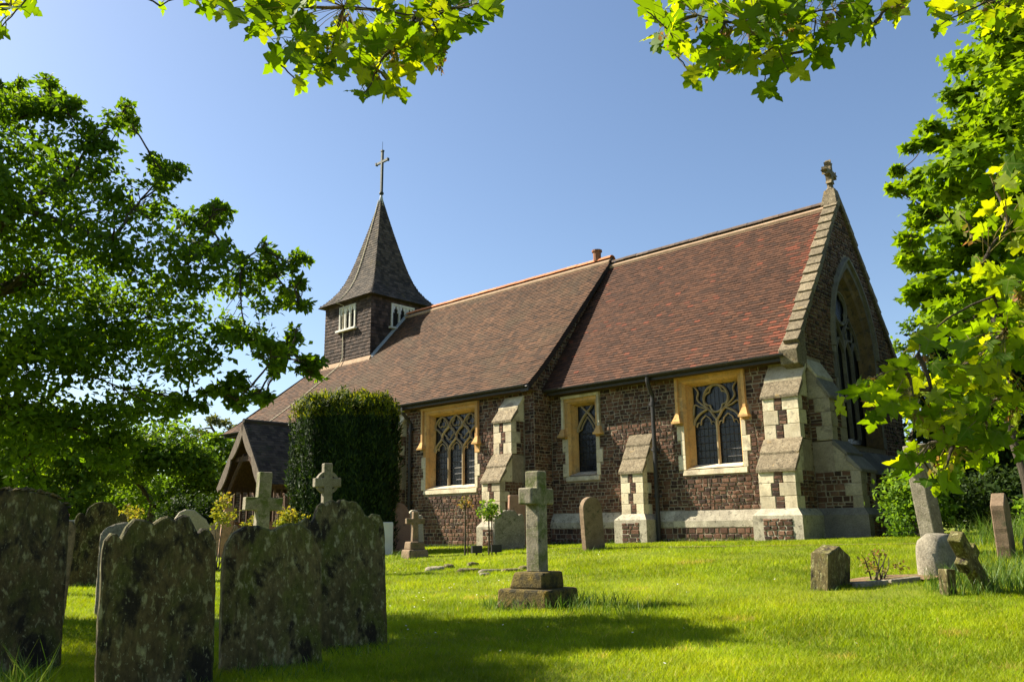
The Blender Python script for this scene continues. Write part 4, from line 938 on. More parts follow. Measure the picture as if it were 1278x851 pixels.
# ================================================================== LEFT TREE
LB_ = [(20, 150, 55), (62, 140, 34), (60, 118, 16), (128, 165, 34), (150, 145, 18), (95, 215, 62), (20, 260, 80), (175, 250, 40), (205, 225, 22), (245, 272, 32), (268, 262, 16), (140, 300, 62), (235, 330, 52), (305, 352, 40), (345, 345, 24), (362, 330, 12), (360, 372, 20),
       (50, 340, 85), (190, 395, 72), (305, 405, 44), (345, 445, 30), (375, 452, 14), (110, 430, 85), (20, 430, 85), (240, 440, 52), (315, 480, 26), (280, 490, 24), (20, 525, 80), (95, 535, 60), (180, 500, 48), (235, 500, 26), (40, 590, 30), (140, 560, 34), (-80, 300, 110), (-90, 460, 110), (-70, 180, 80)]
rl = random.Random(11); bl = []
_core = list(LB_)
for _x, _y in [(25, 100), (58, 98), (78, 122), (158, 132), (165, 158), (205, 208), (188, 196), (282, 262), (262, 290), (332, 306), (376, 322), (380, 382), (374, 352), (398, 452), (392, 470), (300, 320), (225, 208), (345, 465), (330, 500), (300, 505), (100, 130), (0, 105), (250, 300), (285, 300), (370, 410), (365, 440)]:
    bx_, by_, br_ = min(_core, key=lambda b: math.hypot(b[0]-_x, b[1]-_y)-b[2]*.6)
    for _t, _r in ((.55, 15), (.8, 12), (1., 8)): LB_.append((bx_+(_x-bx_)*_t, by_+(_y-by_)*_t, _r))
for px, py, rp in LB_:
    Y = 8.8+rl.uniform(-1.2, .9)*(.4 if rp < 25 else 1.0); bl.append((at(px, py, Y), rp/FPX*Y*1.0))
bl += [(Vector((-5.0, 7.0, 3.3)), .6), (Vector((-4.7, 6.6, 2.8)), .45), (Vector((-5.5, 7.0, 3.9)), .6), (Vector((-6.6, 7.6, 3.4)), .9), (Vector((-6.0, 7.0, 3.0)), .7), (Vector((-7.4, 7.6, 4.0)), 1.0), (Vector((-6.9, 6.7, 2.6)), .8)]  # extra crown clumps, mostly out of view, added to shade the near lawn
base = Vector((-6.5, 8.9, gz(-6.5, 8.9)))
tree('orchard_tree', base, bl, base+Vector((.3, 0, 3.0)), .2, 'spreading green leafy tree beside the dark mossy headstones', 'tree', 'leaf_left', .080, 5000, 'oval', 21, up=.5, flat=.7, shell=.2, twigs=7)

# ================================================================== TREES BEHIND, LEFT
def px_tree(name, px, Y, specs, label, mat, lsize, dens, seed, group=None, r=.2, tz=.45, shape='oval', **k):
    b = at(px, 650, Y); b.z = gz(b.x, b.y); rl = random.Random(seed)
    bl = [(at(x, y, Y+rl.uniform(-.10, .10)*Y*.4), rp/FPX*Y) for x, y, rp in specs]
    top = max(c.z for c, _ in bl)
    return tree(name, b, bl, Vector((b.x, b.y, b.z+(top-b.z)*tz)), r, label, 'tree', mat, lsize, dens, shape, seed, group, **k)
px_tree('broadleaf_tree', 60, 30, [(0, 560, 55), (60, 545, 50), (110, 575, 45), (30, 610, 40), (90, 620, 35), (-60, 570, 70)], 'sunlit green tree behind the scalloped ochre headstone', 'leaf_far', .22, 1100, 31)
px_tree('broadleaf_tree', 190, 33, [(150, 570, 48), (200, 555, 44), (235, 580, 36), (170, 615, 40), (225, 625, 32), (255, 600, 28)], 'rounded green tree behind the small pink rose bushes', 'leaf_far', .22, 1100, 32)
px_tree('broadleaf_tree', 265, 42, [(240, 575, 30), (275, 560, 26), (300, 575, 26), (262, 610, 30), (300, 620, 24)], 'light green tree beyond the timber porch', 'leaf_far', .26, 800, 33)
px_tree('gum_tree', 272, 58, [(245, 540, 16), (262, 525, 14), (285, 528, 15), (300, 545, 16), (275, 550, 16), (240, 560, 14), (298, 565, 16), (270, 575, 16)], 'tall thin olive tree with sky showing through its crown', 'leaf_olive', .30, 330, 34, r=.25, tz=.8)
for i, (px, Y, h) in enumerate([(-60, 75, 90), (40, 80, 80), (130, 78, 72), (215, 82, 70), (300, 80, 58), (-170, 72, 110)]):
    px_tree('distant_tree', px, Y, [(px-30, 655-h*.6, h*.5), (px+25, 655-h*.75, h*.5), (px, 655-h*.3, h*.55), (px+50, 655-h*.3, h*.4), (px-55, 655-h*.3, h*.4)], 'distant hazy green tree at the far side of the churchyard', 'leaf_far', .55, 190, 40+i, 'distant trees beyond the churchyard', r=.3, twigs=1)
# dark clipped hedge by the porch
def box_leaves(c0, c1, n, rs, edge=.25):
    P = rs.rand(n, 3)*(np.array(c1)-np.array(c0))+np.array(c0); return P
# ================================================================== TREES, RIGHT
SB = [(1245, 60, 60), (1200, 120, 32), (1260, 160, 70), (1180, 165, 30), (1150, 185, 22), (1128, 210, 14), (1215, 215, 48), (1150, 232, 26), (1122, 238, 14), (1270, 270, 80), (1170, 270, 36), (1132, 295, 20), (1200, 310, 50), (1150, 330, 24), (1128, 318, 12), (1250, 350, 60), (1175, 365, 34), (1145, 350, 18), (1215, 395, 40), (1265, 410, 46), (1160, 395, 18), (1330, 120, 90), (1340, 260, 100), (1300, 0, 70), (1360, 0, 90), (1340, 380, 90)]
rl = random.Random(5); bl = [(at(px, py, 14.5+rl.uniform(-1.3, 1.3)), rp/FPX*14.5) for px, py, rp in SB]
base = Vector((10.9, 15.2, gz(10.9, 15.2)))
tree('sycamore_tree', base, bl, base+Vector((-.1, 0, 4.6)), .3, 'large sycamore with bright layered leaves beside the east gable', 'tree', 'leaf_mid', .17, 1700, 'maple_lo', 51, up=1.1, flat=.6, shell=.3, twigs=4)
rl = random.Random(6)
bl = [(at(px, py, 19+rl.uniform(-1.5, 1.5)), rp/FPX*19) for px, py, rp in [(1250, 380, 70), (1190, 420, 50), (1260, 470, 75), (1180, 490, 50), (1250, 560, 70), (1180, 560, 45), (1330, 450, 110), (1340, 580, 100), (1200, 620, 40), (1270, 620, 50)]]
base = Vector((13.2, 19.8, gz(13.2, 19.8)))
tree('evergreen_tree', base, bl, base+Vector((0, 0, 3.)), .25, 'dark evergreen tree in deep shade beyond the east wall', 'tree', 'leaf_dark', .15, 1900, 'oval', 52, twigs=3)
px_tree('broadleaf_tree', 1150, 34, [(1140, 410, 22), (1165, 425, 26), (1135, 440, 24), (1160, 460, 30), (1190, 440, 30), (1150, 520, 40), (1150, 590, 50)], 'pale green tree rising behind the gable slope', 'leaf_far', .22, 300, 53)
for i, (px, Y) in enumerate([(1330, 40), (1430, 45), (1240, 42)]):
    px_tree('background_tree', px, Y, [(px-40, 560, 60), (px+40, 570, 60), (px, 510, 60), (px, 610, 60)], 'shadowy green tree filling the gap beyond the evergreen', 'leaf_far', .3, 160, 60+i, 'trees behind the evergreen', twigs=1)

rl = random.Random(9)  # unseen trees added to keep sky light off the east wall
for X_, Y_, hz_, lb in ((14.5, 9.5, 7.5, 'tall unseen tree added on the east side to shade the east wall'), (13.0, 4.0, 7.0, 'tall unseen tree added by the eastern boundary to block sky light'), (19., 15., 8.5, 'big unseen tree added east of the sycamore to block sky light')):
    b_ = Vector((X_, Y_, gz(X_, Y_))); tree('added_shade_tree', b_, [(b_+Vector((rl.uniform(-2.2, 2.2), rl.uniform(-2.2, 2.2), hz_*rl.uniform(.18, .95))), rl.uniform(1.0, 1.6)) for _ in range(20)], b_+Vector((0, 0, hz_*.5)), .3, lb, 'tree', 'leaf_dark', .22, 330, 'oval', int(X_*7), twigs=1)
# ================================================================== YEW
rs = np.random.RandomState(8); yc = at(430, 650, 20.0); yc.z = gz(yc.x, yc.y)
yew = thing('clipped_yew', yc, 'dark clipped yew with squared top and sunlit tips against the nave wall', 'yew')
mb = MB(yc); mb.tube([yc+Vector((0, 0, -.1)), yc+Vector((.03, 0, 1.2))], [.22, .16], 10); mb.build('trunk', 'bark', yew, smooth=True)
n = 52000; Hy = 3.60; rx, ry = 1.20, 1.0
u = rs.rand(n); ph = rs.rand(n)*2*np.pi; se = 3.2
hh = u**.9*Hy; rad = (np.abs(np.cos(ph))**se+np.abs(np.sin(ph))**se)**(-1/se)
lump = 1+.07*np.sin(ph*9+hh*.7)+.05*np.sin(ph*17+2*hh)+.035*np.sin(hh*5+ph*5)
shape_ = (.90+.10*np.sin(np.clip(hh/Hy, 0, 1)*np.pi*.8))*np.where(hh > Hy*.84, 1-(hh/Hy-.84)**2*7., 1.)
dep = 1-np.abs(rs.normal(size=n))*.09
top = rs.rand(n) < .22
hh = np.where(top, Hy*(1.0+.025*np.sin(ph*7))+rs.normal(size=n)*.05-.02, hh); dep = np.where(top, np.sqrt(rs.rand(n)), dep)
hh = hh+np.where(top, .12*np.maximum(0, np.sin(ph*11+dep*9))-.22*dep**3, 0)
Px = np.stack([rx*rad*lump*shape_*dep*np.cos(ph), ry*rad*lump*shape_*dep*np.sin(ph), hh+.05], 1)
nr_ = np.stack([np.cos(ph), np.sin(ph), np.where(top, 1., .2)], 1)+rs.normal(size=(n, 3))*.6
td = np.stack([np.cos(ph)*.5, np.sin(ph)*.5, np.full(n, 1.)], 1)+rs.normal(size=(n, 3))*.35
tipm = (top | (hh > Hy*.86)) & (rs.rand(n) < .6)
for nm, msk, mt in (('foliage', ~tipm, 'leaf_yew'), ('young_tips', tipm, 'leaf_yew_tip')):
    put(nm, leaves_mesh(nm, Px[msk], nr_[msk], .12*(.7+.6*rs.rand(msk.sum())), 'needle', mt, rs, None, td[msk]), yew, kind='stuff')
mb = MB(yc); 
for k in range(12):
    ring = []
vs = []; nn_ = 20
for k in range(8):
    h = .25+k*.425
    for q in range(nn_):
        a = 2*math.pi*q/nn_; rd = (abs(math.cos(a))**se+abs(math.sin(a))**se)**(-1/se)*.84; vs.append(yc+Vector((rx*rd*math.cos(a), ry*rd*math.sin(a), h)))
mb.add(vs, [(k*nn_+q, k*nn_+(q+1) % nn_, (k+1)*nn_+(q+1) % nn_, (k+1)*nn_+q) for k in range(7) for q in range(nn_)] + [tuple(range(7*nn_, 8*nn_))], .2); mb.build('inner_mass', 'leaf_yew', yew)

# ================================================================== HEADSTONES
HB = math.atan2(.732, -.682)
def outline(kind, w, h):
    a = w/2; o = []
    if kind == 'arched':   o = [(-a, 0), (-a, h*.86)] + [(-a*math.cos(math.pi*i/18), h*.86+h*.14*math.sin(math.pi*i/18)) for i in range(1, 18)] + [(a, h*.86), (a, 0)]
    elif kind == 'round':  o = [(-a, 0), (-a, h-a)] + [(-a*math.cos(math.pi*i/20), h-a+a*math.sin(math.pi*i/20)) for i in range(1, 20)] + [(a, h-a), (a, 0)]
    elif kind == 'shoulder':   # arched centre with two small round shoulders
        s = a*.40; z1 = h*.86
        L = [(-a, 0), (-a, z1-s*.6)] + [(-a+s*.5-s*.5*math.cos(math.pi*i/10), z1-s*.6+s*.75*math.sin(math.pi*i/10)) for i in range(1, 9)]
        c = a-s*.95; C = [(-c*math.cos(math.pi*i/16), z1-.02*h+(h-z1+.02*h)*math.sin(math.pi*i/16)**.75) for i in range(0, 17)]
        o = L+C+[(-x, z) for x, z in reversed(L)]
    elif kind == 'swan':       # wide wavy top: shoulder, rise, dip, rise
        pts = [(-1, .0), (-1, .84), (-.97, .89), (-.88, .925), (-.76, .915), (-.70, .89), (-.62, .95), (-.48, .99), (-.30, .985), (-.16, .965), (0, .99), (.10, 1.), (.22, .975), (.36, 1.0), (.48, .995), (.56, .955), (.66, .895), (.74, .925), (.84, .925), (.94, .885), (1, .84), (1, 0)]
        o = [(x*a, z*h) for x, z in pts]
    elif kind == 'scallop':    # crest of small lobes between ears
        pts = [(-1, 0), (-1, .80), (-.95, .87), (-.82, .90), (-.68, .87), (-.62, .90), (-.55, .965), (-.46, .985), (-.38, .97), (-.32, .99), (-.22, 1.), (-.12, .985), (-.05, .998), (.06, 1.), (.16, .985), (.24, .99), (.34, .985), (.44, .95), (.54, .90), (.64, .88), (.74, .905), (.88, .895), (.97, .85), (1, .79), (1, 0)]
        o = [(x*a, z*h) for x, z in pts]
    elif kind == 'gable':  o = [(-a, 0), (-a, h*.84), (0, h), (a, h*.84), (a, 0)]
    elif kind == 'lancet': o = [(-a, 0), (-a, h*.66), (-a*.93, h*.76), (-a*.72, h*.87), (-a*.38, h*.96), (0, h), (a*.38, h*.96), (a*.72, h*.87), (a*.93, h*.76), (a, h*.66), (a, 0)]
    elif kind == 'ears':   o = [(x*a, z*h) for x, z in [(-1, 0), (-1, .80), (-.94, .89), (-.82, .955), (-.58, .995), (-.32, .995), (-.14, .97), (0, .962), (.1, .978), (.3, 1.), (.55, .995), (.74, .955), (.86, .885), (.93, .845), (1, .80), (1, 0)]]
    elif kind == 'peak':   o = [(x*a, z*h) for x, z in [(-1, 0), (-1, .80), (-.55, .97), (-.25, 1.), (.2, .985), (.8, .86), (1, .78), (1, 0)]]
    else:                  o = [(-a, 0), (-a, h*.97), (-a*.95, h), (a*.95, h), (a, h*.97), (a, 0)]
    return o
def resample(o, step):
    r_ = []
    for i in range(len(o)-1):
        p, q = Vector((*o[i], 0)), Vector((*o[i+1], 0)); n = max(1, int((q-p).length/step))
        for k in range(n): t = p.lerp(q, k/n); r_.append((t.x, t.y))
    r_.append(o[-1]); return r_
def headstone(X, Y, w, h, t, kind, mat, label, lean=0., tilt=0., rz=None, seed=0, name='headstone', sink=.12):
    rr = random.Random(seed+int(X*100)); base = Vector((X, Y, gz(X, Y)))
    root = thing(name, base, label, 'headstone', 'headstones in the churchyard', rz=(R(42.95-90)+R(90)-R(85.9) if rz is None else rz))
    o = resample(outline(kind, w, h+sink), .05); o = [(x+rr.uniform(-.003, .003), z-sink+rr.uniform(-.003, .003)) for x, z in o]
    b = .012; cxm, czm = 0, h*.45
    ins = []
    for i, (x, z) in enumerate(o):
        p, q = o[max(i-1, 0)], o[min(i+1, len(o)-1)]; tx, tz = q[0]-p[0], q[1]-p[1]; L = math.hypot(tx, tz) or 1
        ins.append((x+b*tz/L, z-b*tx/L))
    n = len(o); rings = [(ins, -t/2), (o, -t/2+b), (o, t/2-b), (ins, t/2)]
    mb = MB(); vs = [(x+rr.uniform(-.0015, .0015), y, z) for ring, y in rings for x, z in ring]; fs = []
    for s_ in range(3):
        for k in range(n-1): fs.append((s_*n+k, (s_+1)*n+k, (s_+1)*n+k+1, s_*n+k+1))
    fs += [tuple(range(n)), tuple(range(4*n-1, 3*n-1, -1))]
    mb.add(vs, fs, rr.random()); ob = mb.build('slab', mat, root, fix=True)
    root.rotation_euler = (tilt, lean, root.rotation_euler.z); return root
# all face roughly east: face normal turned towards the camera's right
FACE = R(32)
H = headstone
H(-3.24, 5.40, .74, 1.14, .10, 'arched', 'moss_dark', 'tall dark mossy headstone with round top and golden moss on its crest', R(-2.5), R(-2), R(30), 1)
H(-4.82, 8.50, .64, 1.14, .09, 'shoulder', 'ochre_head', 'ochre stained headstone with shouldered round top close behind the tall mossy one', R(1.5), R(1), R(30), 2)
H(-6.72, 13.59, .76, 1.33, .11, 'shoulder', 'moss_dark', 'dark round headed headstone standing apart on sunlit grass', R(1.5), 0, R(28), 3)
H(-1.97, 4.78, .60, .95, .085, 'swan', 'moss_dark', 'broad lichen spotted headstone with wavy top and sunlit side edge', R(-2.2), R(-1.5), R(33), 4)
H(-4.12, 9.0, .52, .96, .09, 'arched', 'grey_stone', 'round topped headstone peeping over the broad wavy topped one', R(-1), 0, R(30), 5)
H(-5.37, 14.0, .62, 1.18, .10, 'peak', 'pale_stone', 'pale headstone with sloping shoulders below a rose bush', R(-2), 0, R(30), 6)
H(-7.85, 22.6, .74, .98, .11, 'shoulder', 'grey_stone', 'small speckled grey round topped headstone on sunlit grass before the porch', R(3), 0, R(26), 7)
H(-1.55, 5.52, .63, .90, .10, 'ears', 'moss_stone', 'low double hump mossy headstone leaning against its taller neighbour', R(-1.8), R(-2), R(30), 8)
H(-1.27, 6.35, .66, 1.08, .10, 'scallop', 'moss_stone', 'tall green mossy headstone with scalloped crest', R(-2.0), R(-2), R(26), 9)
H(-2.97, 18.6, .60, .73, .09, 'square', 'white_head', 'plain white square headstone at the foot of the yew', 0, 0, R(30), 11)
H(-2.80, 20.4, .56, 1.16, .10, 'lancet', 'pink', 'pinkish lancet shaped headstone by the nave downpipe', R(1), 0, R(30), 12)
H(-2.45, 20.8, .46, .98, .10, 'shoulder', 'pale_stone', 'pale weathered headstone behind the small dark cross', R(-3), 0, R(30), 14)
H(-.11, 18.0, .72, .84, .11, 'scallop', 'grey_stone', 'grey scalloped headstone at the foot of the nave corner buttress', R(-1), 0, R(26), 15)
H(.06, 19.3, .42, 1.18, .10, 'square', 'pink', 'tall pink slab standing in the angle behind the scalloped headstone', 0, 0, R(30), 16)
H(1.52, 16.2, .50, 1.0, .13, 'round', 'brown_head', 'slim brown round topped headstone before the chancel plinth', R(-3), R(-1), R(38), 17)
H(3.30, 8.95, .50, .44, .20, 'gable', 'moss_stone', 'squat low headstone with blunt gabled top alone on the lawn', R(5), R(4), R(44), 18)
ROUND_STONE = (4.66, 9.35)
H(5.86, 10.1, .40, .76, .15, 'gable', 'brown_head', 'red brown headstone with pointed top near the dark undergrowth', R(-3), 0, R(52), 21)
H(6.12, 10.0, .30, .26, .12, 'round', 'grey_stone', 'tiny grey footstone beside the red brown headstone', 0, 0, R(40), 22)
H(-7.55, 22.0, .30, 1.45, .12, 'lancet', 'pink', 'narrow pinkish pointed stone leaning beside the porch', R(2), 0, R(30), 25)
H(-13.1, 25.0, .55, 1.15, .12, 'square', 'blue_head', 'blue grey slate headstone glimpsed between two dark headstones', 0, 0, R(20), 26)
# golden moss cap on the tall headstone
hs1 = [o for o in bpy.data.objects if o.get('label', '').startswith('tall dark mossy headstone')][0]
mb = MB(); rr = random.Random(12)
for k in range(150):
    t_ = rr.random(); ox = resample(outline('arched', .74, 1.14), .02); top_ = [p for p in ox if p[1] > .99]; x, z = rr.choice(top_)
    r = rr.uniform(.010, .024); c = Vector((x+rr.uniform(-.01, .01), rr.uniform(-.05, .05), z+rr.uniform(-.008, .006)))
    ring = [c+Vector((r*math.cos(a), r*math.sin(a), 0)) for a in (0, 1.05, 2.1, 3.14, 4.19, 5.24)]; mb.add(ring+[c+Vector((0, 0, r*.8))], [(i, (i+1) % 6, 6) for i in range(6)])
mb.build('moss_cap', 'moss', hs1, kind='stuff')
# gabled wooden grave marker
b0_ = Vector((-6.65, 12.0, gz(-6.65, 12.0)))
gm_ = thing('grave_marker', b0_, 'brown wooden grave marker with small pitched roof behind the ochre headstone', 'grave marker', rz=R(20))
mb = MB(); mb.box(-.05, .05, -.05, .05, -.1, 1.15); mb.build('post', 'timber_dk', gm_)
mb = MB(); mb.prism([Vector((-.17, 0, 1.12)), Vector((.17, 0, 1.12)), Vector((0, 0, 1.30))], (0, -.08, 0), (0, .08, 0)); mb.build('board', 'timber', gm_, fix=True)
for s_ in (-1, 1):
    mb = MB(); mb.hexa([(s_*.24, -.12, 1.08), (s_*.24, .12, 1.08), (0, .12, 1.325), (0, -.12, 1.325), (s_*.24, -.12, 1.105), (s_*.24, .12, 1.105), (0, .12, 1.355), (0, -.12, 1.355)]); mb.build('roof_board', 'timber_red', gm_, fix=True)

# ------------------------------------------------------------------ crosses
def cross(X, Y, h, arm, th, dp, mat, label, rz, armz=.70, lean=0., celtic=False, steps=(), name='stone_cross', taper=.75, sub=.3, tilt=0.):
    base = Vector((X, Y, gz(X, Y))); root = thing(name, base, label, 'cross', 'stone crosses in the churchyard', rz=rz); z0 = -.05
    for i, (sw, shh) in enumerate(steps):
        mb = MB(); rr = random.Random(i+int(X*10)); j = lambda: rr.uniform(-.015, .015); s0, s1 = sw/2, sw/2-.02
        mb.hexa([(-s0+j(), -s0+j(), z0), (s0+j(), -s0+j(), z0), (s0+j(), s0+j(), z0), (-s0+j(), s0+j(), z0), (-s1+j(), -s1+j(), z0+shh), (s1+j(), -s1+j(), z0+shh), (s1+j(), s1+j(), z0+shh), (-s1+j(), s1+j(), z0+shh)])
        bevel_obj(mb.build('step', 'moss' if i < len(steps)-0 and name == 'memorial_cross' else mat, root), .025, 2); z0 += shh-.004
    za = z0+(h-z0)*armz; t0, t1 = th/2*(1+(1-taper)), th/2
    o = [(-t0, z0), (t0, z0), (t1, za-th/2), (arm/2, za-th/2), (arm/2, za+th/2), (t1, za+th/2), (t1, h), (-t1, h), (-t1, za+th/2), (-arm/2, za+th/2), (-arm/2, za-th/2), (-t1, za-th/2)]
    mb = MB(); mb.prism([Vector((x, 0, z)) for x, z in o], (0, -dp/2, 0), (0, dp/2, 0), .5); bevel_obj(mb.build('cross', mat, root, fix=True), .014, 2)
    if celtic:
        mb = MB(); r0, r1 = arm*.30, arm*.42; n = 32; vs = []
        for y in (-dp*.38, dp*.38):
            for r_ in (r0, r1): vs += [(r_*math.cos(2*math.pi*k/n), y, za+r_*math.sin(2*math.pi*k/n)) for k in range(n)]
        fs = []
        for k in range(n):
            q = (k+1) % n; fs += [(k, q, n+q, n+k), (2*n+q, 2*n+k, 3*n+k, 3*n+q), (n+k, n+q, 3*n+q, 3*n+k), (q, k, 2*n+k, 2*n+q)]
        mb.add(vs, fs, .5); mb.build('ring', mat, root, fix=True)
    root.rotation_euler = (tilt, lean, rz); return root
cross(.24, 8.98, 1.40, .44, .17, .17, 'cross_stone', 'tall lichened stone cross on two mossy steps in the lawn', R(55), .745, 0, False, ((.64, .24), (.42, .17)), 'memorial_cross', 1.0)
cross(-3.93, 13.0, 1.70, .58, .20, .17, 'cross_stone', 'pale latin cross rising behind the low double hump headstone', R(34), .72, R(1), taper=.9)
cross(-3.12, 14.0, 1.84, .46, .15, .13, 'grey_stone', 'ringed celtic cross standing before the yew', R(34), .83, R(-1), True, taper=.6)
cross(-2.02, 17.1, .92, .40, .11, .10, 'brown_head', 'small dark cross on a flared pedestal beside the white headstone', R(30), .68, 0, False, ((.46, .22), (.34, .16)), taper=.7)
cross(5.42, 10.9, 1.42, .36, .25, .20, 'grey_stone', 'rough leaning stone cross with its head among sycamore leaves', R(35), .86, R(-9), taper=1.)
# toppled cross: shaft and arms leaning over
fb = Vector((4.30, 8.15, gz(4.30, 8.15))); fc = thing('toppled_cross', fb, 'toppled stone cross propped at a slant in long grass', 'cross', 'stone crosses in the churchyard')
mb = MB(); o = [(-.065, -.45), (.065, -.45), (.062, .36), (.13, .36), (.13, .50), (.062, .50), (.06, .74), (-.06, .74), (-.062, .50), (-.13, .50), (-.13, .36), (-.062, .36)]
mb.prism([Vector((x, 0, z)) for x, z in o], (0, -.06, 0), (0, .06, 0)); q = bevel_obj(mb.build('cross', 'moss_stone', fc, fix=True), .012, 2); q.rotation_euler = (R(10), R(-48), R(30)); q.location = (.16, 0, .04)
mb = MB(); mb.box(-.06, .06, -.05, .05, -.05, .22); q = bevel_obj(mb.build('broken_base', 'moss_stone', fc), .012, 2); q.location = (-.24, -.12, 0); q.rotation_euler = (0, R(4), R(25))

# ------------------------------------------------------------------ kerbs, rubble, grave bed
def lump(name, X, Y, s, mat, label, cat, group, seed, zoff=0., rz=0., sub=2):
    rr = random.Random(seed); bm = bmesh.new(); bmesh.ops.create_icosphere(bm, subdivisions=sub, radius=1.)
    for v in bm.verts:
        k = 1+(rr.uniform(-.10, .10) if sub < 3 else rr.uniform(-.045, .045)); c = v.co; q = Vector([math.copysign(abs(t)**.6, t) for t in c]); v.co = Vector((q.x*s[0], q.y*s[1], q.z*s[2]))*k
    me = bpy.data.meshes.new(name); bm.to_mesh(me); bm.free()
    a = me.attributes.new("rnd", 'FLOAT', 'FACE'); a.data.foreach_set("value", [rr.random()]*len(me.polygons)); me.materials.append(M[mat])
    me.polygons.foreach_set("use_smooth", [True]*len(me.polygons))
    o = put(name, me, None, label, cat, group); o.location = (X, Y, gz(X, Y)+zoff); o.rotation_euler = (0, 0, rz); return o
rs_ = lump('rounded_headstone', 4.66, 9.35, (.34, .16, .43), 'grey_stone', 'thick rough rounded stone beside the toppled cross', 'headstone', None, 66, .02, R(44), 3)
for i, (px, py, sx, sy, sz) in enumerate([(543, 712, .16, .12, .08), (560, 709, .10, .09, .08), (585, 713, .20, .10, .06), (612, 714, .22, .10, .06), (640, 713, .18, .09, .055), (654, 711, .08, .08, .07), (605, 718, .08, .07, .05), (590, 706, .10, .07, .07)]):
    r_ = at(px, py, 1.); t = 3.
    while t < 40 and r_.z*t > gz(r_.x*t, t): t += .02
    lump('kerb_stone', r_.x*t, t, (sx, sy, sz), 'moss_stone' if i % 3 else 'cross_stone', 'broken mossy kerb stone of an old grave behind the memorial cross', 'stone', 'broken grave kerb stones', 70+i, -.005, R(i*17 % 30))
b0_ = Vector((4.0, 9.05, gz(4.0, 9.05)))
mb = MB(); vs = []; m_ = 14
for k in range(m_):
    a = 2*math.pi*k/m_; rr_ = 1+.12*math.sin(k*2.3); x, y = 3.98+.62*rr_*math.cos(a), 9.12+.26*rr_*math.sin(a); vs.append((x, y, gz(x, y)+.03))
mb.add(vs, [tuple(range(m_))], .5); mb.build('grave_bed', 'soil', None, label='dry bare soil of a grave between the squat stone and the rounded stone', cat='grave', kind='structure')
for i, (x0, y0, x1, y1) in enumerate([(3.50, 8.84, 3.86, 8.87), (3.88, 8.87, 4.22, 8.93)]):
    mb = MB(((x0+x1)/2, (y0+y1)/2, 0)); z = gz(x0, y0); d = Vector((x1-x0, y1-y0, 0)).normalized(); nn2 = Vector((-d.y, d.x, 0))*.045; A, B = Vector((x0, y0, z-.08)), Vector((x1, y1, gz(x1, y1)-.08))
    mb.hexa([A-nn2, B-nn2, B+nn2, A+nn2, A-nn2+Vector((0, 0, .14)), B-nn2+Vector((0, 0, .14)), B+nn2+Vector((0, 0, .14)), A+nn2+Vector((0, 0, .14))])
    q = bevel_obj(mb.build('grave_kerb', 'grey_stone', None, label='low straight stone kerb edging the dry grave bed', cat='kerb', group='kerbs of the dry grave'), .012, 2); q.location = ((x0+x1)/2, (y0+y1)/2, 0)
# drainage edging strip in front of the church
mb = MB(); prev = None
for i in range(40):
    a = 12.6-i*.27; p = Cw(-a, 13.15+.03*math.sin(i), 0); q = Cw(-a, 13.27+.03*math.sin(i), 0); p.z = gz(p.x, p.y)+.022; q.z = gz(q.x, q.y)+.022
    if prev: mb.add([prev[0], p, q, prev[1]], [(0, 1, 2, 3)], .5)
    prev = (p, q)
mb.build('path_edging', 'soil', None, kind='structure', label='thin grey edging strip in the grass before the church', cat='edging')

# ================================================================== SHRUBS AND ROSES
def bush(name, X, Y, h, rx, label, cat, mat, lsize, n, seed, group=None, z0=.0, stems=6, ry=None, up=.5):
    rs = np.random.RandomState(seed); rr = random.Random(seed); base = Vector((X, Y, gz(X, Y))); root = thing(name, base, label, cat, group); ry = ry or rx
    mb = MB(); ends = []
    for k in range(stems):
        e = Vector((rr.uniform(-.8, .8)*rx, rr.uniform(-.8, .8)*ry, h*rr.uniform(.6, .98))); ends.append(np.array(e))
        branch_to(mb, (rr.uniform(-.06, .06), rr.uniform(-.06, .06), -.03), e, .012, .004, rr, .12, 5)
    mb.build('stems', 'bark', root)
    ncl = max(6, n//30); d = rs.normal(size=(ncl, 3)); d /= np.linalg.norm(d, axis=1, keepdims=True)
    cc = d*rs.rand(ncl, 1)**.45*np.array([rx, ry, (h-z0)/2]) + np.array([0, 0, z0+(h-z0)/2]); k = rs.randint(0, ncl, n)
    P = cc[k]+rs.normal(size=(n, 3))*.17*min(rx, h*.5); P[:, 2] = np.maximum(P[:, 2], .01)
    Nn = rs.normal(size=(n, 3))*.7+np.array([0, 0, up]); tone = np.clip(.55*(P[:, 2]/h)+.45*rs.rand(n), 0, 1)
    put('foliage', leaves_mesh('foliage', P, Nn, lsize*(.7+.6*rs.rand(n)), 'oval', mat, rs, tone), root, kind='stuff'); return root
bush('rose_bush', -7.25, 16.0, 1.28, .34, 'rounded rose bush with reddish new leaves between two dark headstones', 'rose bush', 'leaf_rose', .07, 1400, 81, 'rose bushes among the graves', .45)
bush('rose_bush', -6.55, 16.6, 1.0, .26, 'low rose bush just topping the wavy headstone', 'rose bush', 'leaf_rose', .07, 700, 82, 'rose bushes among the graves', .4)
bush('rose_bush', -5.75, 16.4, 1.45, .32, 'straggling rose bush above the pale sloping headstone', 'rose bush', 'leaf_rose', .07, 420, 83, 'rose bushes among the graves', .75)
bush('rose_bush', -4.50, 17.0, 1.24, .30, 'bright yellow green rose bush in front of the yew', 'rose bush', 'leaf_rose', .08, 800, 84, 'rose bushes among the graves', .45)
bush('rose_bush', -5.35, 17.4, 1.05, .26, 'small rose bush half hidden by the pale latin cross', 'rose bush', 'leaf_rose', .07, 500, 85, 'rose bushes among the graves', .4)
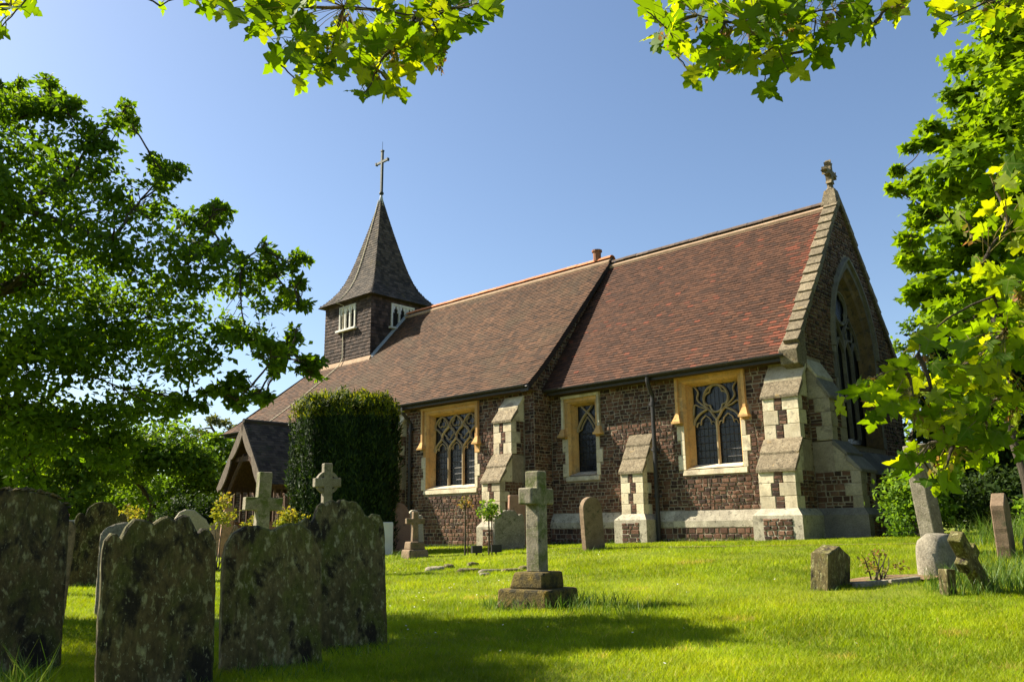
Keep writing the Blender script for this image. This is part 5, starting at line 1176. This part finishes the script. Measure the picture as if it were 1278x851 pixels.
bush('leafy_shrub', 7.35, 15.3, 1.30, .62, 'bright green leafy shrub at the north east corner of the church', 'shrub', 'leaf_shrub', .10, 3200, 86, None, .0, 9)
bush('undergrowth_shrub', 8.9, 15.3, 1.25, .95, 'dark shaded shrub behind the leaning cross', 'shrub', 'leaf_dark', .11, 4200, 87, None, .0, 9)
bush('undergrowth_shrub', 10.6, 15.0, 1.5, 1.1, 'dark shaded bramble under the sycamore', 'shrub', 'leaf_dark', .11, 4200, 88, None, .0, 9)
bush('undergrowth_shrub', 8.2, 12.9, .62, .75, 'low mixed green undergrowth by the thin dark trunk', 'shrub', 'leaf_shrub', .09, 1500, 89, None, .0, 9)
bush('clipped_hedge', -9.45, 24.6, 1.72, 1.0, 'dark clipped hedge beside the porch behind the small rose bushes', 'hedge', 'leaf_yew', .10, 9000, 90, None, .0, 9, .6, .9)
bush('sparse_rose', 3.86, 9.10, .34, .30, 'dry reddish rose seedling in the bare grave bed', 'plant', 'seed', .045, 150, 91, None, .03, 7)
sap = Vector((7.35, 12.0, gz(7.35, 12.0))); mb = MB(sap); rr = random.Random(3)
rt = thing('sapling', sap, 'thin dark tree trunk behind the red brown headstone', 'tree'); mb.tube(smoothline([sap+Vector((0, 0, -.1)), sap+Vector((.05, 0, .8)), sap+Vector((-.05, .1, 1.8)), sap+Vector((.1, .3, 3.6))], 4), [.09, .085, .08, .08, .075, .075, .07, .07, .06, .06, .05, .05, .04], 9); mb.build('trunk', 'bark', rt, smooth=True)
rs = np.random.RandomState(4); P, Nn, rn = blob_leaves([((0, .3, 3.5), .7), ((.4, .5, 3.0), .5), ((-.4, .2, 2.9), .45)], rs, 900); put('crown', leaves_mesh('crown', P, Nn, .14*(.7+.6*rs.rand(len(P))), 'maple_lo', 'leaf_mid', rs, rn), rt, kind='stuff')
def standard_rose(X, Y, label, mat, hs, r, n, seed, z0):
    base = Vector((X, Y, gz(X, Y))); root = thing('standard_rose', base, label, 'rose', 'standard roses by the church', 0.); rs = np.random.RandomState(seed); rr = random.Random(seed)
    mb = MB(); mb.tube([(0, 0, -.05), (.01, 0, hs*.5), (0, .01, hs)], [.02, .016, .014], 7); mb.build('stem', 'bark', root)
    mb = MB(); mb.tube([(.06, .02, -.05), (.06, .02, hs+.05)], .012, 6); mb.build('stake', 'timber_dk', root)
    mb = MB()
    for k in range(14):
        d = Vector(rs.normal(size=3)).normalized()*r; d.z = abs(d.z)*.8; branch_to(mb, (0, 0, hs-.02), Vector((0, 0, hs+.02))+d, .006, .002, rr, .15, 4)
    mb.build('twigs', 'bark', root)
    P = rs.normal(size=(n, 3)); P /= np.linalg.norm(P, axis=1, keepdims=True); P = P*(r*rs.rand(n, 1)**.5)*np.array([1, 1, .8])+np.array([0, 0, hs+.08])
    put('foliage', leaves_mesh('foliage', P, rs.normal(size=(n, 3))+np.array([0, 0, .8]), .07*(.7+.6*rs.rand(n)), 'oval', mat, rs), root, kind='stuff')
standard_rose(-.50, 16.4, 'standard rose with a round green head before the nave buttress', 'leaf_shrub', .78, .26, 420, 5, 0)
standard_rose(-.98, 16.7, 'thin bare standard rose with sparse rusty leaves on a stake', 'seed', .95, .20, 90, 6, 0)
for X, Y, lb in ((-.74, 16.5, 'small black ground floodlight by the bare standard rose'), (-.36, 16.4, 'small black ground floodlight by the green standard rose')):
    b = Vector((X, Y, gz(X, Y))); fl = thing('floodlight', b, lb, 'floodlight', 'ground floodlights', R(20)); mb = MB(); mb.box(-.10, .10, -.05, .05, .06, .20); mb.build('lamp_head', 'iron', fl); mb = MB(); mb.tube([(0, 0, -.05), (0, 0, .07)], .02, 6); mb.build('spike', 'iron', fl)

# ================================================================== NEAR SYCAMORE (trunk behind the camera, branches hang into view)
sb = Vector((4.1, -2.2, gz(4.1, -2.2)))
syc = thing('overhanging_sycamore', sb, 'overhanging sycamore with backlit lobed leaves on drooping branches', 'tree')
mb = MB(sb); mb.tube(smoothline([sb+Vector((0, 0, -.2)), sb+Vector((0, 0, .4)), sb+Vector((-.05, .1, 1.8)), sb+Vector((-.2, .3, 3.4)), sb+Vector((-.1, .2, 6.0))], 5), [.45-.015*i for i in range(21)], 12, cap=False); mb.build('trunk', 'bark', syc, smooth=True)
VAR = []
for k in range(14):
    vs, fs = maple_full(.04+.14*(k % 3), .10+.13*(k % 4), k); m_ = MB(); m_.add(vs, fs, (k+.5)/14); VAR.append(m_.mesh('leaf', 'leaf_near', True))
rs = np.random.RandomState(17); rr = random.Random(17)
def P3(px, py, Y): return at(px, py, Y)
groups = [
 ('A', [(3.9, -1.9, 2.4), (2.6, .6, 4.1), (.4, 2.5, 4.0)], 3.55, [(330, 18, 38, 20), (372, 55, 34, 14), (430, 15, 70, 34), (415, 70, 45, 20), (470, 92, 36, 14), (520, 25, 60, 26), (495, 65, 45, 18), (565, 18, 42, 18), (605, 10, 18, 4), (375, 112, 7, 2), (455, 122, 8, 2), (495, 118, 12, 3), (550, 72, 12, 3), (245, 6, 16, 3), (273, 20, 8, 2), (200, 14, 3, 1), (262, -12, 20, 5), (130, -6, 6, 1), (345, 85, 8, 2)], (430, -60)),
 ('A', [(3.9, -1.9, 2.4), (1.6, 1.4, 4.6), (-1.4, 3.0, 4.4)], 3.8, [(14, 12, 20, 6), (-20, 20, 30, 8), (2, 40, 6, 2), (35, 0, 10, 2)], (0, -80)),
 ('A', [(3.9, -1.9, 2.4), (3.0, 1.0, 3.9), (1.6, 3.3, 4.0)], 4.0, [(800, 14, 14, 3), (828, 38, 20, 5), (870, 25, 45, 18), (935, 35, 62, 34), (990, 30, 50, 24), (1040, 18, 45, 18), (900, 68, 34, 10), (962, 78, 32, 9), (1092, 34, 16, 4), (1120, 5, 24, 6), (862, 96, 6, 2), (952, 112, 7, 2), (1012, 68, 14, 4), (935, -40, 80, 20), (845, 70, 12, 4), (880, 100, 6, 2), (925, 95, 14, 4), (985, 95, 8, 2), (955, 122, 4, 2), (1060, 48, 14, 4), (820, 60, 8, 2)], (960, -80)),
 ('B', [(4.1, -2.0, 2.2), (3.9, .8, 3.2), (2.9, 2.9, 3.0)], 3.9, [(1190, 14, 24, 7), (1232, 8, 34, 14), (1270, 18, 30, 10), (1170, 40, 8, 2), (1280, -20, 40, 8)], (1260, -60)),
 ('B', [(4.1, -2.0, 2.0), (4.0, .8, 2.2), (3.0, 2.6, 1.5)], 3.1, [(1045, 508, 3, 1), (1068, 493, 5, 2), (1090, 478, 14, 4), (1105, 505, 20, 6), (1128, 465, 14, 4), (1150, 430, 12, 3), (1165, 418, 8, 2), (1085, 528, 6, 2), (1140, 500, 30, 12), (1180, 480, 36, 18), (1220, 450, 40, 20), (1255, 420, 40, 20), (1268, 360, 32, 12), (1258, 290, 36, 13), (1225, 335, 16, 3), (1198, 275, 8, 2), (1222, 342, 8, 2), (1240, 238, 16, 4), (1268, 215, 18, 6), (1175, 535, 34, 16), (1220, 515, 40, 20), (1262, 500, 36, 16), (1145, 575, 18, 6), (1180, 590, 22, 8), (1215, 570, 26, 10), (1255, 560, 26, 8), (1300, 440, 60, 20), (1310, 320, 60, 16), (1135, 600, 8, 2), (1165, 605, 8, 2)], (1330, 380)),
]
leaves = []; pet = []
for gi, (kd, limb, Yc, blobs, org) in enumerate(groups):
    end = P3(org[0], org[1], Yc); mb = MB(sb)
    lp = smoothline([Vector(p) for p in limb]+[end], 6); mb.tube(lp, [.10-.075*(i/(len(lp)-1)) for i in range(len(lp))], 8, cap=False)
    lf = []
    nodes = [end]
    for (px, py, rp, n) in sorted(blobs, key=lambda b: math.hypot(b[0]-org[0], b[1]-org[1])):
        c = P3(px, py-6, Yc+rr.uniform(-.25, .25)); st = min(nodes, key=lambda q: (q-c).length)
        pts = branch_to(mb, st, c, .011 if rp > 15 else .005, .003, rr, .06, 6); nodes += [pts[3], pts[-1]]
        for k in range(int(n*(1.45 if gi != 1 and n > 5 else 1))):
            a = rr.uniform(0, 2*math.pi); q = math.sqrt(rr.random())*rp
            p = P3(px+q*math.cos(a), py+q*math.sin(a)*.85-10, Yc+rr.uniform(-.38, .38)); lf.append((p, min(pts, key=lambda t: (t-p).length)))
    bro = mb.build('branch', 'bark', syc, smooth=True)
    for p, s_ in lf: leaves.append((p, s_, bro, gi))
pm = MB(sb); rest_P = []; order = sorted(range(len(leaves)), key=lambda i: leaves[i][0].length); big = set(order[:295]); RM = []
cnt = 0
for i, (p, s_, bro, gi) in enumerate(leaves):
    size = rr.uniform(.055, .098) if gi == 4 else (rr.uniform(.07, .14) if gi == 2 else rr.uniform(.06, .125)); to_cam = (-p).normalized()
    nrm = (to_cam*rr.uniform(-.2, 1.0) + Vector((rr.gauss(0, .55), rr.gauss(0, .55), rr.gauss(.35, .55)))).normalized()
    k_ = rr.random()
    if gi >= 3 and k_ < .55: nrm = (to_cam*.8 - sdir*.6 + Vector((rr.gauss(0, .35), rr.gauss(0, .35), rr.gauss(0, .35)))).normalized()
    elif gi >= 3 and k_ < .75: nrm = (to_cam*rr.uniform(.2, .8) + sdir*.8 + Vector((rr.gauss(0, .4), rr.gauss(0, .4), rr.gauss(0, .4)))).normalized()
    td = (Vector((rr.gauss(0, .5), rr.gauss(0, .4), -.75+rr.gauss(0, .35))) + (p-s_)*1.5); td = (td-nrm*td.dot(nrm)).normalized(); bb = nrm.cross(td)
    pm.tube([s_, s_.lerp(p, .5)+Vector((0, 0, .012)), p], .0016, 4, .5, False)
    mt = Matrix(((td.x, bb.x, nrm.x), (td.y, bb.y, nrm.y), (td.z, bb.z, nrm.z)))
    if i in big:
        o = bpy.data.objects.new('leaf', VAR[rr.randrange(14)]); COL.objects.link(o); o.parent = bro
        o.matrix_local = Matrix.Translation(p-sb) @ mt.to_4x4() @ Matrix.Scale(size, 4)
    else: rest_P.append((p, td, bb, nrm, size))
pm.build('leaf_stalks', 'seed', syc, kind='stuff')
if rest_P:
    V0, F0 = SHAPES['maple']; F0 = np.array(F0); Vv = []; Ff = []; rn = []
    for k, (p, td, bb, nrm, size) in enumerate(rest_P):
        B = np.array([td, bb, nrm]); Vv.append(V0@B*size+np.array(p-sb)); Ff.append(F0+k*len(V0)); rn += [rr.random()]*len(F0)
    put('leaves', np_mesh('leaves', np.concatenate(Vv), np.concatenate(Ff), np.array(rn), 'leaf_syc'), syc, kind='stuff')
# winged seed clusters
SP = []; ST = []
sm_ = MB(sb)
for p, s_, bro, gi in rr.sample(leaves, 46):
    n = rr.randint(9, 18); c = Vector(s_)+Vector((rr.uniform(-.015, .015), rr.uniform(-.015, .015), -.05)); sm_.tube([s_, c+Vector((0, 0, .02)), c-Vector((0, 0, .03))], .0012, 4, .5, False)
    SP.append(np.array(c-sb)+rs.normal(size=(n, 3))*np.array([.012, .012, .022])); ST.append(rs.normal(size=(n, 3))*.7+np.array([0, 0, -1.]))
sm_.build('seed_stalks', 'seed', syc, kind='stuff')
SP = np.concatenate(SP); ST = np.concatenate(ST)
put('winged_seeds', leaves_mesh('winged_seeds', SP, rs.normal(size=SP.shape), .035*(.7+.6*rs.rand(len(SP))), 'oval', 'seed', rs, None, ST), syc, kind='stuff')

# ================================================================== GRASS
rs = np.random.RandomState(99)
def blades(X, Y, h, wd, rnd, seg, rs, lean=.35, z=None):
    n = len(X); z = gz_np(X, Y)-.004 if z is None else z; a = rs.rand(n)*2*np.pi; ca, sa = np.cos(a), np.sin(a)
    b = rs.rand(n)*2*np.pi; lx, ly = np.cos(b), np.sin(b); ln = lean*h*(.2+1.1*rs.rand(n))
    base = np.stack([X, Y, z], 1); side = np.stack([ca*wd/2, sa*wd/2, np.zeros(n)], 1)
    tip = base+np.stack([lx*ln, ly*ln, h], 1)
    if seg == 1:
        V = np.stack([base-side, base+side, tip], 1).reshape(-1, 3); F = np.arange(3*n).reshape(-1, 3); return V, F, rnd
    mid = base+np.stack([lx*ln*.35, ly*ln*.35, h*.55], 1)
    V = np.stack([base-side, base+side, mid-side*.8, mid+side*.8, tip], 1).reshape(-1, 3); k = np.arange(n)[:, None]*5
    F = np.concatenate([k+np.array([[0, 1, 3]]), k+np.array([[0, 3, 2]]), k+np.array([[2, 3, 4]])], 0); return V, F, np.concatenate([rnd]*3)
def patch(X, Y): return .5+.5*np.sin(X*1.7+1.3*np.sin(Y*1.1))*np.sin(Y*1.45+1.1*np.sin(X*.8+2))
def patch2(X, Y): return .5+.5*np.sin(X*6.1+2*np.sin(Y*4.1))*np.sin(Y*5.3+1.7*np.sin(X*3.9))
DEAD = [(1.15, 6.0, .10), (2.1, 5.6, .12), (.55, 5.75, .08), (3.2, 6.3, .13), (1.9, 7.4, .16), (-.4, 9.9, .25), (3.8, 10.6, .22), (2.6, 12.2, .3), (.4, 12.3, .3), (-3.0, 12.2, .25), (1.4, 9.8, .15), (5.0, 7.2, .14), (2.9, 5.1, .09), (-.2, 6.7, .10)]
VV, FF, RRn = [], [], []; off = 0
for y0, y1, dn, wd, seg in [(3.3, 6, 6500, .0042, 3), (6, 8, 4800, .0052, 3), (8, 10.5, 3300, .0068, 1), (10.5, 14, 1900, .009, 1), (14, 19, 900, .013, 1), (19, 30, 260, .02, 1)]:
    ym = (y0+y1)/2; n = int(dn*(y1-y0)*(2*(.72*y1+1.3))); Y = rs.uniform(y0, y1, n); X = rs.uniform(-1, 1, n)*(.72*y1+1.3)
    k = np.abs(X) < .72*Y+1.3
    bc = X*NV.x+Y*NV.y; ac = X*WV.x+Y*WV.y; k &= ~((bc > 16.2) & (ac > 7.2) & (ac < 30)); k &= ~((((X-3.98)/.6)**2+((Y-9.12)/.24)**2 < 1) & (rs.rand(n) < .9))
    X, Y = X[k], Y[k]; n = len(X); p1, p2 = patch(X, Y), patch2(X, Y)
    h = (.020+.030*rs.rand(n)+.016*p1+.020*p2*p2*rs.rand(n)); r_ = np.clip(.02+.42*p1+.28*p2+.34*rs.rand(n)-.1, 0, .9); r_ = np.where(rs.rand(n) < .03, 1., r_)
    for sx_, sy_, sr_ in DEAD: r_ = np.where(((X-sx_)**2+((Y-sy_)*1.4)**2 < sr_*sr_) & (rs.rand(n) < .6), 1., r_)
    V, F, r2 = blades(X, Y, h, wd*(.7+.6*rs.rand(n)), r_, seg, rs, .9)
    VV.append(V); FF.append(F+off); RRn.append(r2); off += len(V)
put('grass', np_mesh('grass', np.concatenate(VV), np.concatenate(FF), np.concatenate(RRn), 'grass'), kind='stuff', label='short bright green mown grass of the churchyard lawn', cat='grass')
# longer tufts
VV, FF, RRn = [], [], []; off = 0
TF = [(.24, 8.98, .62, 420, .16, .40), (.75, 8.62, .45, 260, .20, .0), (4.45, 8.15, .55, 520, .26, .0), (4.75, 8.5, .45, 320, .24, 0), (5.3, 9.2, .6, 380, .22, 0), (5.9, 10.1, .5, 260, .20, 0), (-2.75, 4.75, .22, 70, .30, 0), (-2.55, 4.55, .15, 40, .22, 0), (6.8, 11.5, .8, 520, .40, 0), (8.2, 12.6, 1.2, 800, .45, 0), (-2.25, 17.0, .4, 120, .22, 0),
      (1.15, 8.25, .35, 160, .12, 0), (-1.3, 6.2, .5, 260, .10, 0), (-1.6, 5.4, .5, 260, .10, 0), (-2.05, 4.65, .5, 260, .10, 0), (-3.3, 5.3, .5, 240, .12, 0), (-6.7, 13.5, .5, 200, .12, 0), (3.3, 8.9, .35, 160, .08, 0), (1.52, 16.1, .35, 140, .10, 0), (9.5, 13.5, 1.2, 700, .42, 0)]
for X0, Y0, r, n, h, hole in TF:
    a = rs.rand(n)*2*np.pi; q = np.sqrt(hole*hole/(r*r)+(1-hole*hole/(r*r))*rs.rand(n))*r; X, Y = X0+q*np.cos(a), Y0+q*np.sin(a)*.75
    V, F, r2 = blades(X, Y, h*(.35+.75*rs.rand(n)), .007*(.7+.6*rs.rand(n)), rs.rand(n), 3, rs, .7); VV.append(V); FF.append(F+off); RRn.append(r2); off += len(V)
# strips along the wall foot
for (a0, a1, bb) in ((7.0, 14.3, 16.72), (14.4, 20, 16.0)):
    n = 1500; a = rs.uniform(a0, a1, n); b = bb+rs.normal(size=n)*.06; X = a*WV.x+b*NV.x; Y = a*WV.y+b*NV.y
    V, F, r2 = blades(X, Y, .05+.10*rs.rand(n)**2, .008*np.ones(n), rs.rand(n), 3, rs, .6); VV.append(V); FF.append(F+off); RRn.append(r2); off += len(V)
put('long_grass', np_mesh('long_grass', np.concatenate(VV), np.concatenate(FF), np.concatenate(RRn), 'grass_long'), kind='stuff', label='longer uncut grass tufts round the stones and wall foot', cat='grass')
# daisies
mb = MB(); rr = random.Random(2)
for k in range(170):
    Y = rr.uniform(5, 15); X = rr.uniform(-.5, .55)*Y
    if rr.random() < .4: X, Y = rr.gauss(-.9, .5), rr.gauss(9.6, 1.6)
    z = gz(X, Y)+rr.uniform(.045, .07); r = rr.uniform(.006, .010); t1, t2 = rr.uniform(-.4, .4), rr.uniform(-.4, .4)
    mb.add([(X+r*math.cos(q*math.pi/3), Y+r*math.sin(q*math.pi/3), z+r*(t1*math.cos(q*math.pi/3)+t2*math.sin(q*math.pi/3))) for q in range(6)], [tuple(range(6))])
mb.build('daisies', 'white_head', None, kind='stuff', label='tiny white daisies dotted over the lawn', cat='daisies')
